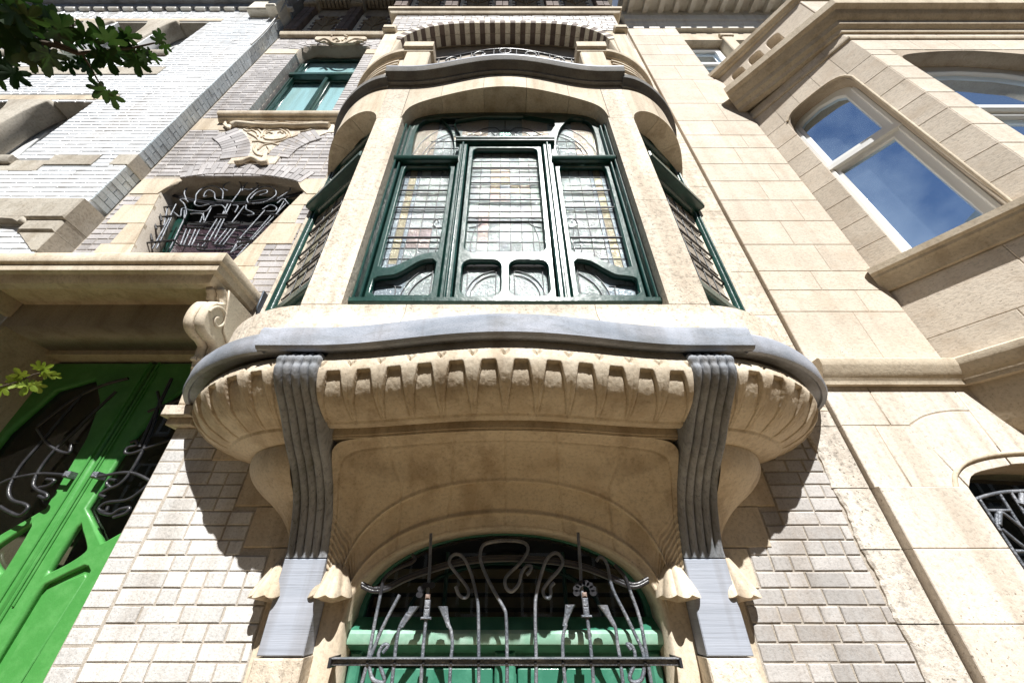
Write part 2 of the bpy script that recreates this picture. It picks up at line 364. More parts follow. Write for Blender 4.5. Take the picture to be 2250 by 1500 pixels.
def subtract(spans, holes):
    for (ha, hb) in holes:
        out = []
        for (a, b) in spans:
            if hb <= a or ha >= b: out.append((a, b)); continue
            if ha > a+0.03: out.append((a, ha))
            if hb < b-0.03: out.append((hb, b))
        spans = out
    return spans

for k_ in ('cathedral_glass', 'border_glass', 'amber_glass', 'rose_glass', 'peach_glass'): coat(k_, 0.0); M[k_].node_tree.nodes['Principled BSDF'].inputs['Specular IOR Level'].default_value = 0.28
# ------------------------------------------------------------------ ground and far side of the street (seen only in the glass)
GZ = -EYE
def struct(name, b, mat):
    o = b.obj(name, mat); o['kind'] = 'structure'; return o
g = MB(); g.block(-60, 60, -60, 60, GZ-0.3, GZ-0.12, 0, mp=lambda u, v, w_: (u, v, w_)); struct('ground', g, 'asphalt')
g = MB(); g.block(-40, 40, -3.2, 0.3, GZ-0.119, GZ, 0.01, mp=lambda u, v, w_: (u, v, w_)); struct('pavement', g, 'pavement')
g = MB(); g.block(-40, 40, -15.0, -11.4, GZ-0.119, GZ, 0.01, mp=lambda u, v, w_: (u, v, w_)); struct('far_pavement', g, 'pavement')
def far_house(x0, x1, h, label, wallmat):
    t = thing('row_house', label, 'house', ((x0+x1)/2, -13, GZ), 'row houses across the street')
    one_block('wall', wallmat, t, x0, x1, GZ, h, 13.0, 20.0, 0.02)
    r = MB(); m = h+2.4
    r.add([(x0,-12.8,h),(x1,-12.8,h),(x1,-16.5,m),(x0,-16.5,m),(x1,-20.2,h),(x0,-20.2,h)], [(0,1,2,3),(3,2,4,5),(0,3,5),(1,4,2),(0,5,4,1)])
    r.obj('roof', 'roof_tile', t)
    one_block('cornice', 'white_paint', t, x0, x1, h-0.35, h-0.01, 12.75, 12.995, 0.02)
    n = int((x1-x0)/1.9)
    for k in range(n):
        for z in (GZ+1.0, GZ+4.4, GZ+7.6, GZ+11.0):
            if z+2 > h-0.4: continue
            cx = x0+(k+0.5)*(x1-x0)/n
            f = plate('window', [[(cx-.55,z),(cx+.55,z),(cx+.55,z+1.9),(cx-.55,z+1.9)],[(cx-.45,z+.1),(cx-.04,z+.1),(cx-.04,z+1.8),(cx-.45,z+1.8)],[(cx+.04,z+.1),(cx+.45,z+.1),(cx+.45,z+1.8),(cx+.04,z+1.8)]], -12.995, -12.90, 'white_frame', t, mp=lambda u, v, w_: (u, w_, v))
            one_block('pane', 'dark_glass', f, cx-.5, cx+.5, z+.05, z+1.85, 12.96, 12.99, 0)
            one_block('sill', 'blue_stone', f, cx-.65, cx+.65, z-.12, z-.005, 12.85, 12.995, 0.01)
far_house(-24, -4.5, 12.8, 'plain brick row house across the street, left of the three mirrored in the glass', 'plaster')
far_house(-4.5, 2.2, 10.3, 'taller rendered row house across the street, mirrored in the grilled ground floor window', 'plaster')
far_house(2.2, 24, 9.4, 'stone row house across the street, mirrored in the angled oriel pane', 'plaster')

# ------------------------------------------------------------------ the art nouveau town house
H = thing('townhouse', 'art nouveau townhouse of grey brick and cream stone with a swelling stained glass bay', 'house', (-0.9, 0, GZ))
def rrect(u0, u1, v0, v1, r, n=5):
    out = []
    for cx, cy, a0 in ((u1-r, v1-r, 0), (u0+r, v1-r, 90), (u0+r, v0+r, 180), (u1-r, v0+r, 270)):
        for k in range(n+1):
            a = math.radians(a0+90*k/n); out.append((cx+r*math.cos(a), cy+r*math.sin(a)))
    return out
def garch(hw, z0, zs, rise, n=28, cx=0):            # opening with an elliptical head
    P = [(cx-hw, z0), (cx+hw, z0)]
    for k in range(n+1):
        a = math.pi*k/n; P.append((cx+hw*math.cos(a), zs+rise*math.sin(a)**0.9))
    return P
WINU = [(-3.27, 4.85), (-2.2, 4.85), (-2.2, 6.95), (-2.14, 7.1), (-2.16, 7.22), (-2.3, 7.30), (-2.45, 7.31), (-2.7, 7.27), (-2.95, 7.31), (-3.12, 7.31), (-3.25, 7.2), (-3.25, 7.0), (-3.27, 6.95)]
gp = [at(x, y) for x, y in smooth_pts([(353, 421), (362, 407), (395, 392), (450, 385), (520, 383), (590, 388), (640, 396), (664, 404), (671, 417)], 4)]
WING = [(-2.42, 2.1), (-3.17, 2.1), at(291, 545)] + gp + [at(521, 567)]
DOOR = [(-3.76, GZ-0.1), (-2.05, GZ-0.1), (-2.05, 1.66), (-3.76, 1.66)]
plate('mortar_wall', [[(-3.775, GZ-0.05), (2.07, GZ-0.05), (2.07, 9.7), (-3.775, 9.7)], WINU, WING, DOOR[::-1], garch(0.765, GZ-0.04, -0.1, 0.40)], -0.34, -0.006, 'mortar', H)
# lower brick fields beside the bay
def left_low(z):
    b = -1.74 if z > 0.66 else -1.50 if z > 0.41 else -1.375 if z > 0.19 else -1.225 if z > 0.03 else -1.165
    return [(-1.905, b)]
lay(H, 'pale_brick', left_low, -0.74, 0.86, 0.0702, -0.03, 0.0, singles=115, long=0.2, ch=0.0035, seed=3)
lay(H, 'pale_brick', lambda z: [(-2.05, -1.915)], -0.74-0.012, 0.85, 0.0702, -0.06, -0.003, singles=30, long=0.27, ch=0.0035, seed=4)
def right_low(z):
    b = 1.50 if z > 0.41 else 1.40 if z > 0.21 else 1.265 if z > 0.05 else 1.165
    return [(b, 1.855-0.012*math.sin(z*9))]
lay(H, 'grey_brick', right_low, -0.74, 0.78, 0.0702, -0.03, 0.0, singles=110, long=0.2, ch=0.0035, seed=5)
# stone quoins flush with the brick, toothed
for sgn in (-1, 1):
    for z0, z1 in ((-1.6, -1.15), (-1.145, -0.74), (-0.735, -0.395), (-0.39, 0.025), (0.03, 0.205), (0.21, 0.405), (0.41, 0.655), (0.66, 0.985)):
        b = abs((left_low if sgn < 0 else right_low)((z0+z1)/2)[0][1 if sgn < 0 else 0])
        if sgn > 0 and z0 > 0.6: b = 1.50
        if z0 < -0.7: b = 1.9
        u0, u1 = sorted((sgn*(b-0.006), sgn*0.885))
        one_block('stone_quoin', 'cream_stone', H, u0, u1, z0, z1, -0.03, 0.004, 0.004)
# rough stone strip at the right edge
zz = [-1.6, -1.0] + [zat(y) for y in (1370, 1207, 1073, 938, 905)] + [1.0, 1.4, 1.75, 2.2, 2.55, 3.0, 3.4, 3.85, 4.25, 4.7, 5.2, 5.6, 6.1, 6.6, 7.1]
for a, b in zip(zz, zz[1:]):
    u0 = 1.862 if a < 0.9 else 1.80
    n = 14; V = []; q = MB()
    def F(u, v, u0=u0, a=a, b=b): return (lerp(u0+0.006*math.sin(37*v+a*5)+R.uniform(-.004, .004)*(u < 0.5), 2.062, u), -0.012, lerp(a+0.003, b-0.003, v))
    q = MB(); prev = None
    for k in range(n+1):
        v = lerp(a+0.003, b-0.003, k/n); e = u0+0.008*math.sin(21*v)+R.uniform(-.005, .005)
        row = [(e, 0.03, v), (e, -0.004, v), (e+0.012, -0.013, v), (2.05, -0.013, v), (2.062, -0.006, v), (2.062, 0.03, v)]
        if prev: q.add(prev+row, [(i, i+1, i+7, i+6) for i in range(5)])
        else: q.add(row, [tuple(range(6))])
        prev = row
    q.add(prev, [tuple(range(6))])
    q.obj('rough_quoin', 'ashlar_worn' if a < 0.9 else 'cream_rough', H)

# ---- ground floor window: surround, sash, blind
plate('window_surround', [[(-0.884, GZ), (0.884, GZ), (0.884, 0.42), (-0.884, 0.42)], garch(0.762, GZ+0.9, -0.1, 0.398)], -0.24, 0.012, 'cream_stone', H, bevel=0.012)
GW = part('ground_window', H)
wf = -0.18
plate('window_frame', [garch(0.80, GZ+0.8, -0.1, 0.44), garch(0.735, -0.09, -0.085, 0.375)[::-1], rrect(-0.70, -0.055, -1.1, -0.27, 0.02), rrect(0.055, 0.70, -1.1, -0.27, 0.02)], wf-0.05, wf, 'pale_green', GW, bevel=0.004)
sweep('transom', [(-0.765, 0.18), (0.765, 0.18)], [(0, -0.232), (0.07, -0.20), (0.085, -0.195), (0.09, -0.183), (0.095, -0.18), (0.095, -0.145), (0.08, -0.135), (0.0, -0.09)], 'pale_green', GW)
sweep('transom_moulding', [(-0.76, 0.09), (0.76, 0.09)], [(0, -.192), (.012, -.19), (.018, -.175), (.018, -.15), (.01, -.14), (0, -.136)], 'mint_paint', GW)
for s in (-1, 1):
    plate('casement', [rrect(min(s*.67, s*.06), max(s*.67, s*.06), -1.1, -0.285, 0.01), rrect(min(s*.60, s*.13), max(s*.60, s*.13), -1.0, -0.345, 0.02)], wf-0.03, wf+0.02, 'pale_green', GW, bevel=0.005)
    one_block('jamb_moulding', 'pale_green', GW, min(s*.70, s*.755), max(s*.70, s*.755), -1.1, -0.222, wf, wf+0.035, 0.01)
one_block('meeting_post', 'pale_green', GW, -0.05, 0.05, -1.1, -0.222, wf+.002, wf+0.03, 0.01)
one_block('pane', 'clear_glass', GW, -0.68, 0.68, -1.05, 0.31, wf-0.035, wf-0.03, 0)
for k in range(16): one_block('blind_slat', 'blind', GW, -0.72, 0.72, 0.08-0.066*k, 0.128-0.066*k, wf-0.09, wf-0.082, 0.002, mp=lambda u, v, w_: (u, -w_-(v % 1)*0, v))
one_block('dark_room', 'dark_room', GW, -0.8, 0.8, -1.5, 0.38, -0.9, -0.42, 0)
# arch bars of the fanlight
tubes('fanlight_bar', [[(0.52*math.cos(a), 0.255, -0.085+0.24*math.sin(a)) for a in [math.pi*k/20 for k in range(21)]], [(-0.33, .255, -.085), (-0.33, .255, 0.21)], [(0.33, .255, -.085), (0.33, .255, 0.21)]], 0.012, 'green_paint', GW, kind='stuff')

# ---- the flared stone soffit under the bay
DF = [(0.10, 0.085), (0.163, 0.10), (0.335, 0.155), (0.467, 0.24), (0.60, 0.365), (0.70, 0.385)]
def interp(T, x):
    if x <= T[0][0]: return T[0][1]
    for (a, fa), (b, fb) in zip(T, T[1:]):
        if x <= b: return fa+(fb-fa)*(x-a)/(b-a)
    return T[-1][1]
def xr(a, b, n): return [lerp(a, b, k/n) for k in range(n+1)]
def bulge(x, amp=0.11, hw=0.92): return amp*0.5*(1+math.cos(math.pi*x/hw)) if abs(x) < hw else 0.0
def vault(u, v):
    a = math.pi*(1-u)
    c, s = math.cos(a), math.sin(a)
    pn = lerp(18, 2.3, sstep(0, 0.42, v)**0.6); k_ = (abs(c/0.874)**pn+abs(s/0.545)**pn)**(-1/pn); fx = c*k_; fz = 0.11+abs(s)*k_
    fd = interp(DF, fz)+bulge(fx)*sstep(0.4, 0.65, fz)
    bx = 0.765*c; bz = -0.10+0.40*abs(s)**0.9
    t = v
    hx = lerp(fx, bx, t)
    hz = lerp(lerp(fz, bz, t), bz+(fz-bz)*math.cos(math.pi*t/2), 0.55)
    hd = lerp(lerp(fd, 0.012, t), 0.012+(fd-0.012)*(1-math.sin(math.pi*t/2)), 0.45)
    return (hx, -hd, hz)
def vault_h(u, v):
    d = 0.0
    d -= 0.016*sstep(0.56, 0.575, v) - 0.010*sstep(0.84, 0.85, v)
    d += 0.010*math.exp(-((v-0.54)/0.016)**2) + 0.007*math.exp(-((v-0.86)/0.015)**2)
    d -= 0.006*math.exp(-((v-0.12)/0.01)**2)
    for j in (0.235, 0.365, 0.5, 0.635, 0.765): d -= 0.007*math.exp(-((u-j)/0.0022)**2)
    e = min(u, 1-u)
    if e < 0.11: d += 0.006*math.sin(e*560)*sstep(0.11, 0.06, e)*sstep(1.0, 0.75, v)
    return d
grid_surf('bay_soffit', vault, 420, 110, 'cream_stone', H, vault_h)
# ---- carved band of flutes and darts under the sill
from mathutils import noise as mn
def egg(f, v, k=0.0):
    d = 0.0012*mn.noise(Vector((f*7+k*91, v*30, 0)))+0.0012*mn.noise(Vector((f*17+k*91, v*70, 5)))
    t = 0; hw_ = 9
    if 0.26 < v < 0.74:
        t = (v-0.29)/0.42; hw_ = lerp(0.17, 0.43, max(0, t)**0.7)
        d -= lerp(0.023, 0.004, min(1, max(0, t-.10)*1.9))*sstep(hw_+0.025, hw_, abs(f-0.5))*sstep(0.29, 0.303, v)*sstep(0.71, 0.697, v)
        d -= 0.006*math.exp(-((abs(f-0.5)-0.49)/0.012)**2)*t
    d -= 0.010*math.exp(-((v-0.710)/0.008)**2)
    if 0.29 < v < 0.71: d -= 0.008*math.exp(-((abs(f-0.5)-hw_-0.012)/0.02)**2)
    g_ = min(f, 1-f)
    if 0.175 < v < 0.25:
        q_ = (v-0.175)/0.075; d -= 0.016*sstep(0.15*(1-q_)+0.03, 0.15*(1-q_), g_)*sstep(0, 0.10, q_-0.5*max(0, 0.07-g_)/0.07)
    return d
BP = [(0.66, 0.99), (0.675, 0.955), (0.692, 0.91), (0.697, 0.86), (0.672, 0.80), (0.625, 0.75), (0.555, 0.715), (0.49, 0.695), (0.44, 0.689), (0.405, 0.70), (0.365, 0.73)]
sweep('soffit_fascia', [(x, -(0.30+bulge(x))) for x in xr(-0.874, 0.874, 40)], [(0, 0.655), (0.082, 0.655), (0.082, 0.668), (0.09, 0.668), (0.09, 0.725), (0, 0.725)], 'cream_stone', H)
def band(u, v):
    x = lerp(-0.875, 0.875, u); p = prof_at(BP, v)
    return (x, -(p[0]+bulge(x)), p[1])
grid_surf('carved_band', band, 520, 76, 'cream_rough' if 0 else 'cream_stone', H, lambda u, v: egg(((u*12)) % 1, v, int(u*12)))
def spow(x, p): return math.copysign(abs(x)**p, x)
SB = [(.985, .76, .63), (.955, .785, .66), (.91, .805, .685), (.86, .805, .685), (.80, .765, .64), (.74, .685, .57), (.69, .58, .49), (.655, .48, .43), (.635, .40, .385), (.64, .34, .34)]
SV = [(.66, .36, .35), (.63, .385, .365), (.58, .385, .36), (.52, .35, .33), (.46, .285, .27), (.40, .20, .20), (.33, .12, .14), (.25, .06, .09), (.15, .025, .05)]
def side_surf(T, s):
    def F(u, v):
        p = prof_at(T, v); a = math.pi/2*u; n = 1.62
        if s > 0: a = math.pi/2*u
        else: a = math.pi/2*(1-u)
        return (s*(1.07+p[1]*spow(math.sin(a), 2/n)), -p[2]*spow(math.cos(a), 2/n), p[0])
    return F
for s in (-1, 1):
    grid_surf('bay_corner_bulb', side_surf(SB, s), 300, 80, 'cream_stone', H, lambda u, v, s=s: egg((((u if s > 0 else 1-u)*7.5+0.5)) % 1, v))
    grid_surf('bay_corner_corbel', side_surf(SV, s), 60, 60, 'cream_stone', H, lambda u, v: 0.004*math.sin(u*90)*sstep(0.6, 1, v))
# ---- fluted blue stone brackets with their posts
BR = [(0.52, 0.955), (0.66, 0.965), (0.712, 0.95), (0.728, 0.905), (0.720, 0.855), (0.668, 0.795), (0.565, 0.715), (0.445, 0.61), (0.34, 0.53), (0.262, 0.455), (0.205, 0.385), (0.165, 0.30), (0.135, 0.22), (0.112, 0.155)]
for s in (-1, 1):
    nu, nv = 60, 110; q = MB(); x0, x1 = sorted((s*1.078, s*0.875)); V = []
    for i in range(nu+1):
        for j in range(nv+1):
            u, v = i/nu, j/nv; p = prof_at(BR, v); p2 = prof_at(BR, min(1, v+.002)); dd = (p2-p); nn = Vector((-dd.y, dd.x)); nn.normalize()
            f = (u*5) % 1; h = 0.022*(abs(math.sin(math.pi*f))**0.4-1)*sstep(1.0, 0.93, v)
            h += 0.007*math.cos(v*62)*sstep(0.30, 0.22, v)
            V.append((lerp(x0, x1, u), -(p[0]+nn.x*h), p[1]+nn.y*h))
    q.add(V, [(i*(nv+1)+j, (i+1)*(nv+1)+j, (i+1)*(nv+1)+j+1, i*(nv+1)+j+1) for i in range(nu) for j in range(nv)])
    for i in (0, nu):
        e = [V[i*(nv+1)+j] for j in range(nv+1)]; bk = [(p[0], 0.0, p[2]) for p in e]
        q.add(e+bk, [(j, j+1, nv+2+j, nv+1+j) for j in range(nv)])
    q.obj('fluted_bracket', 'bracket_stone', H, smooth='auto')
    one_block('bracket_post', 'tooled_stone', H, x0, x1, -0.215, 0.150, -0.02, 0.112, 0.004)
    one_block('post_base', 'cream_rough', H, x0-0.006, x1+0.006, GZ, -0.221, -0.02, 0.118, 0.006)
    for xc in (s*0.838, s*1.118):
        q = MB(); na, nt = 48, 14; V = []
        for j in range(nt+1):
            t = j/nt
            for i in range(na+1):
                a = math.pi*i/na; r = 0.014+0.082*t**0.85; rib = 1+0.14*abs(math.cos(a*4.5))
                V.append((xc-r*0.95*math.cos(a)*rib, -(0.01+r*1.5*math.sin(a)*rib), 0.17-0.165*t-(0.012*abs(math.cos(a*4.5)) if j == nt else 0)))
        q.add(V, [(j*(na+1)+i, j*(na+1)+i+1, (j+1)*(na+1)+i+1, (j+1)*(na+1)+i) for j in range(nt) for i in range(na)])
        b0 = nt*(na+1); q.add([V[b0+i] for i in range(na+1)]+[(xc, 0.0, -0.03)], [(i, i+1, na+1) for i in range(na)])
        q.obj('shell_bracket', 'cream_stone', H, smooth='auto')
# ---- sill of the bay
def curve_plan(a, b, x0=1.18, n=1.7, s=1, k=22):
    P = [(s*(x0+a*spow(math.sin(math.pi/2*i/k), 2/n)), -b*spow(math.cos(math.pi/2*i/k), 2/n)) for i in range(k+1)]
    return P if s > 0 else P[::-1]
fp = [(x, -(0.60+bulge(x))) for x in [lerp(-1.197, 1.197, k/60) for k in range(61)]]
sweep('bay_sill', fp, [(-0.05, 0.995), (0.09, 0.985), (0.10, 0.975), (0.122, 0.975), (0.135, 0.988), (0.138, 1.075), (0.128, 1.098), (0.10, 1.112), (-0.05, 1.112)], 'blue_stone', H)
for s in (-1, 1):
    sweep('bay_side_sill', curve_plan(0.83, 0.71, n=1.5, s=s), [(-0.14, 0.995), (-0.035, 0.985), (-0.03, 0.972), (-0.008, 0.972), (0, 0.985), (0, 1.06), (-0.012, 1.085), (-0.14, 1.10)], 'blue_stone', H)
hm = lambda u, v, w_: (u, -v, w_)
outl = [(p[0], -p[1]-0.02) for p in curve_plan(0.79, 0.66, n=1.5, s=-1)]+[(x, 0.60+bulge(x)-0.03) for x in [lerp(-1.1, 1.1, k/30) for k in range(31)]]+[(p[0], -p[1]-0.02) for p in curve_plan(0.79, 0.66, n=1.5, s=1)]
plate('bay_floor', [outl], 0.990, 1.09, 'dark_stone', H, mp=hm)

# ---- walls of the bay: front with its wide window, curved sides with narrow ones
HEADZ = 3.86
def front_depth(x, z): return 0.62+bulge(x, 0.105, 0.95)*sstep(3.35, 3.8, z)
def zt(x):                                           # head of the front opening
    X = abs(x)/0.915
    return 3.50+0.37*(1-min(1, X)**4.2)**(1/3.0)
def shell_piece(name, xs, z0, z1, depth, back, mat, parent, nz=10, soffit_back=None):
    q = MB(); n = len(xs); m = nz+1; V = []; fz0 = z0 if callable(z0) else (lambda x: z0); fz1 = z1 if callable(z1) else (lambda x: z1)
    for x in xs:
        for k in range(m): z = lerp(fz0(x), fz1(x), k/nz); V.append((x, -depth(x, z), z))
    for x in xs:
        for k in range(m): z = lerp(fz0(x), fz1(x), k/nz); V.append((x, -back, z))
    N = n*m; F = []
    for i in range(n-1):
        for k in range(nz):
            a, b = i*m+k, (i+1)*m+k; F += [(a, b, b+1, a+1), (N+a, N+a+1, N+b+1, N+b)]
        a, b = i*m, (i+1)*m; F += [(a, N+a, N+b, b), (a+nz, b+nz, N+b+nz, N+a+nz)]
    for i in (0, n-1):
        for k in range(nz): a = i*m+k; F.append((a, a+1, N+a+1, N+a))
    q.add(V, F); return q.obj(name, mat, parent, smooth='auto')
jt = [-1.14, -0.93, -0.60, -0.20, 0.20, 0.60, 0.93, 1.14]
for a, b in zip(jt, jt[1:]):
    if abs(a+b)/2 > 0.93: continue
    shell_piece('lintel_stone', xr(a+0.0015, b-0.0015, 14), zt, 4.14, front_depth, 0.44, 'cream_stone', H)
for s in (-1, 1):
    a, b = sorted((s*0.915, s*1.14))
    for z0, z1 in ((1.34, 2.3), (2.3, 3.5), (3.5, 4.14)):
        if z0 == 3.5: a, b = sorted((s*0.933, s*1.14))
        q = shell_piece('pillar_stone', xr(a, b, 6), z0+0.0015, z1-0.0015, front_depth, 0.44, 'cream_rough', H)
for a, b in ((-1.14, -0.55), (-0.55, 0.5), (0.5, 1.14)):
    shell_piece('sill_stone', xr(a+.0015, b-.0015, 8), 1.10, 1.337, lambda x, z: 0.62+0.06*sstep(1.30, 1.12, z), 0.35, 'cream_rough', H)
# curved sides
def side_pt(t, inset=0.0, n=1.75):
    a = math.pi/2*t
    return (1.14+(0.70-inset)*spow(math.sin(a), 2/n), (0.62-inset)*spow(math.cos(a), 2/n))
for s in (-1, 1):
    def side_piece(name, t0, t1, z0, z1, mat, th=0.20, nt=16):
        q = MB(); f0 = z0 if callable(z0) else (lambda t: z0); V = []; F = []
        for i in range(nt+1):
            t = lerp(t0, t1, i/nt); o1 = side_pt(t); o2 = side_pt(t, th)
            for (x, d) in (o1, o2):
                for z in (f0(t), z1): V.append((s*x, -d, z))
        for i in range(nt):
            a, b = i*4, i*4+4
            F += [(a, b, b+1, a+1), (a+2, a+3, b+3, b+2), (a, a+2, b+2, b), (a+1, b+1, b+3, a+3)]
        F += [(0, 1, 3, 2), (nt*4, nt*4+2, nt*4+3, nt*4+1)]
        q.add(V, F); q.obj(name, mat, H, smooth='auto')
    side_piece('side_sill_stone', 0, 1, 1.08, 1.33, 'cream_rough')
    hd = lambda t: 3.45+0.27*(1-abs((t-0.5)/0.5)**3)**0.5 if 0 < t < 1 else 3.45
    for a, b in ((0.0, 0.34), (0.34, 0.66), (0.66, 1.0)):
        side_piece('side_lintel_stone', a+.002, b-.002, hd, 4.14, 'cream_stone')
    side_piece('side_jamb_stone', 0.94, 1.0, 1.33, 3.5, 'cream_rough', nt=3)
    # window in the side
    W = part('bay_side_window', H)
    A = Vector((s*1.12, -0.50, 0)); B = Vector((s*1.78, -0.01, 0))
    if s < 0: A, B = B, A
    e = (B-A); Lg = e.length; e.normalize(); nn = Vector((e.y, -e.x, 0))
    smp = lambda u, v, w_, A=A, e=e, nn=nn: tuple(A+e*u+nn*w_+Vector((0, 0, v)))
    plate('side_frame', [rrect(0, Lg, 1.30, 3.75, .01), rrect(.05, Lg-.05, 1.74, 2.93, .05), rrect(.05, Lg-.05, 3.04, 3.67, .12), rrect(.05, Lg-.05, 1.38, 1.67, .06)], -0.03, 0.03, 'green_paint', W, bevel=0.006, mp=smp)
    b = MB(); b.block(0, Lg, 2.95, 3.02, 0.0, 0.11, 0.01, smp); b.obj('side_transom', 'green_paint', W)
    b = MB(); b.block(0, 0.018, 1.32, 3.6, 0.0, 0.045, 0.006, smp); b.block(Lg-.018, Lg, 1.32, 3.6, 0.0, 0.045, 0.006, smp); b.obj('side_moulding', 'green_paint', W)
    for i in range(5):
        for j in range(9):
            u0, u1 = .07+(Lg-.14)*i/5, .07+(Lg-.14)*(i+1)/5; z0, z1 = 1.75+1.17*j/9, 1.75+1.17*(j+1)/9
            b = MB(); b.block(u0+.002, u1-.002, z0+.002, z1-.002, -.02, -.016, 0, smp); b.obj('pane', 'amber_glass' if i == 1 else 'peach_glass', W)
    b = MB(); b.block(.03, Lg-.03, 3.0, 3.7, -.022, -.018, 0, smp); b.obj('upper_pane', 'peach_glass', W)
    b = MB(); b.block(.03, Lg-.03, 1.35, 1.70, -.022, -.018, 0, smp); b.obj('lower_pane', 'cathedral_glass', W)
    L = [[smp(.07+(Lg-.14)*i/5, 1.75, -.012), smp(.07+(Lg-.14)*i/5, 2.92, -.012)] for i in range(1, 5)]+[[smp(.05, 1.75+1.17*j/9, -.012), smp(Lg-.05, 1.75+1.17*j/9, -.012)] for j in range(1, 9)]
    tubes('lead_came', L, 0.004, 'lead', W, res=1, kind='stuff')
    for z in (2.05, 2.35, 2.65): tubes('saddle_bar', [[smp(.05, z, 0.0), smp(Lg-.05, z, 0.0)]], 0.008, 'iron', W)

# ---- the big stained glass window
W = part('stained_glass_window', H)
D = 0.52
def A5(x, y): return at(x, y, D)
def mir(P): return [(-x, z) for x, z in P][::-1]
outer = [(x, zt(x)+0.03 if abs(x) < .9 else 3.5) for x in xr(0.95, -0.95, 40)]
plate('window_frame', [[(-0.95, 1.33), (0.95, 1.33)]+outer, [(-.86, 1.46), (.86, 1.46), (.86, 3.5)]+[(x, zt(x)-0.055) for x in xr(.82, -.82, 30)]+[(-.86, 3.5)]], 0.42, 0.50, 'green_paint', W, bevel=0.005)
b = MB(); b.block(-0.935, 0.935, 1.40, 1.452, 0.42, 0.565, 0.012); b.obj('bottom_rail', 'green_paint', W)
for s in (-1, 1):
    for k, (a, ww) in enumerate(((0.862, 0.535), (0.895, 0.55))):
        u0, u1 = sorted((s*a, s*(a+0.018))); b = MB(); b.block(u0, u1, 1.452, 3.55, 0.45, ww, 0.006); b.obj('jamb_moulding', 'green_paint', W)
    u0, u1 = sorted((s*0.322, s*0.400))
    b = MB(); b.block(u0, u1, 1.452, 3.232, 0.44, 0.53, 0.01); b.obj('post', 'green_paint', W)
    b = MB(); b.block(u0+0.028, u1-0.028, 1.43, 3.232, 0.53, 0.55, 0.008); b.obj('post_bead', 'green_paint', W)
    u0, u1 = sorted((s*0.385, s*0.925))
    sweep('side_transom', [(u0, -.499), (u1, -.499)], [(0, 2.945), (0.045, 2.945), (0.06, 2.96), (0.065, 2.985), (0.05, 2.995), (0, 3.0)], 'green_paint', W)
sweep('center_transom', [(-.43, -.499), (.43, -.499)], [(0, 3.235), (0.025, 3.235), (0.035, 3.25), (0.05, 3.255), (0.05, 3.275), (0.06, 3.28), (0.06, 3.30), (0.04, 3.305), (0, 3.31)], 'green_paint', W)
plate('center_casement', [rrect(-.314, .314, 1.47, 3.24, .004), rrect(-.273, .273, 1.89, 3.19, .05), rrect(-.276, -.028, 1.50, 1.81, .06), rrect(.028, .276, 1.50, 1.81, .06)], 0.462, 0.512, 'green_paint', W, bevel=0.007)
wave_u = [(-.815, 1.755), (-.76, 1.745), (-.70, 1.77), (-.63, 1.82), (-.56, 1.865), (-.50, 1.885), (-.46, 1.89)]
wave_l = [(-.805, 1.655), (-.75, 1.665), (-.70, 1.675), (-.64, 1.72), (-.57, 1.785), (-.52, 1.81), (-.475, 1.815)]
for s in (-1, 1):
    up = smooth_pts(wave_u, 4)+[(-.448, 1.90), (-.448, 2.87), (-.455, 2.9), (-.48, 2.918), (-.79, 2.918), (-.815, 2.9), (-.822, 2.87)]
    lo = smooth_pts(wave_l, 4)+[(-.452, 1.79), (-.452, 1.53), (-.47, 1.51), (-.80, 1.51), (-.825, 1.53), (-.825, 1.64)]
    ou = rrect(-.858, -.408, 1.47, 2.962, .004)
    if s > 0: up, lo, ou = mir(up), mir(lo), mir(ou)
    plate('side_casement', [ou, up, lo], 0.462, 0.512, 'green_paint', W, bevel=0.007)
sl_ = smooth_pts([A5(*p) for p in [(902, 341), (908, 300), (920, 268), (942, 254), (966, 254)]], 3)+smooth_pts([A5(*p) for p in [(971, 257), (988, 276), (996, 300), (997, 322), (992, 341)]], 3)
fan = [(-.405, 3.37)]+smooth_pts([A5(1001, 300), A5(994, 280), A5(980, 262)], 3)+[(x, zt(x)-0.09) for x in xr(-.47, .47, 20)]
fan = [(-.385, 3.325), (-.41, 3.47), (-.47, 3.62)]+[(x, min(3.83, 3.68+0.15*math.cos(x/.5*1.3))) for x in xr(-.47, .47, 20)]+[(.47, 3.62), (.41, 3.47), (.385, 3.325)]
ftop = [(x, min(3.83, 3.68+0.15*math.cos(x/.5*1.3))) for x in xr(-.47, 0, 10)]
hl_ = [(-.87, 3.03), (-.40, 3.03), (-.40, 3.305), (0.0, 3.305), (0.0, 3.325), (-.385, 3.325), (-.41, 3.47), (-.47, 3.62)]+ftop+[(x, zt(x)-0.05) for x in xr(0.0, -.83, 15)]+[(-.87, 3.5)]
for s in (-1, 1):
    plate('upper_frame', [hl_ if s < 0 else mir(hl_), sl_ if s < 0 else mir(sl_)], 0.445, 0.498, 'green_paint', W, bevel=0.003)
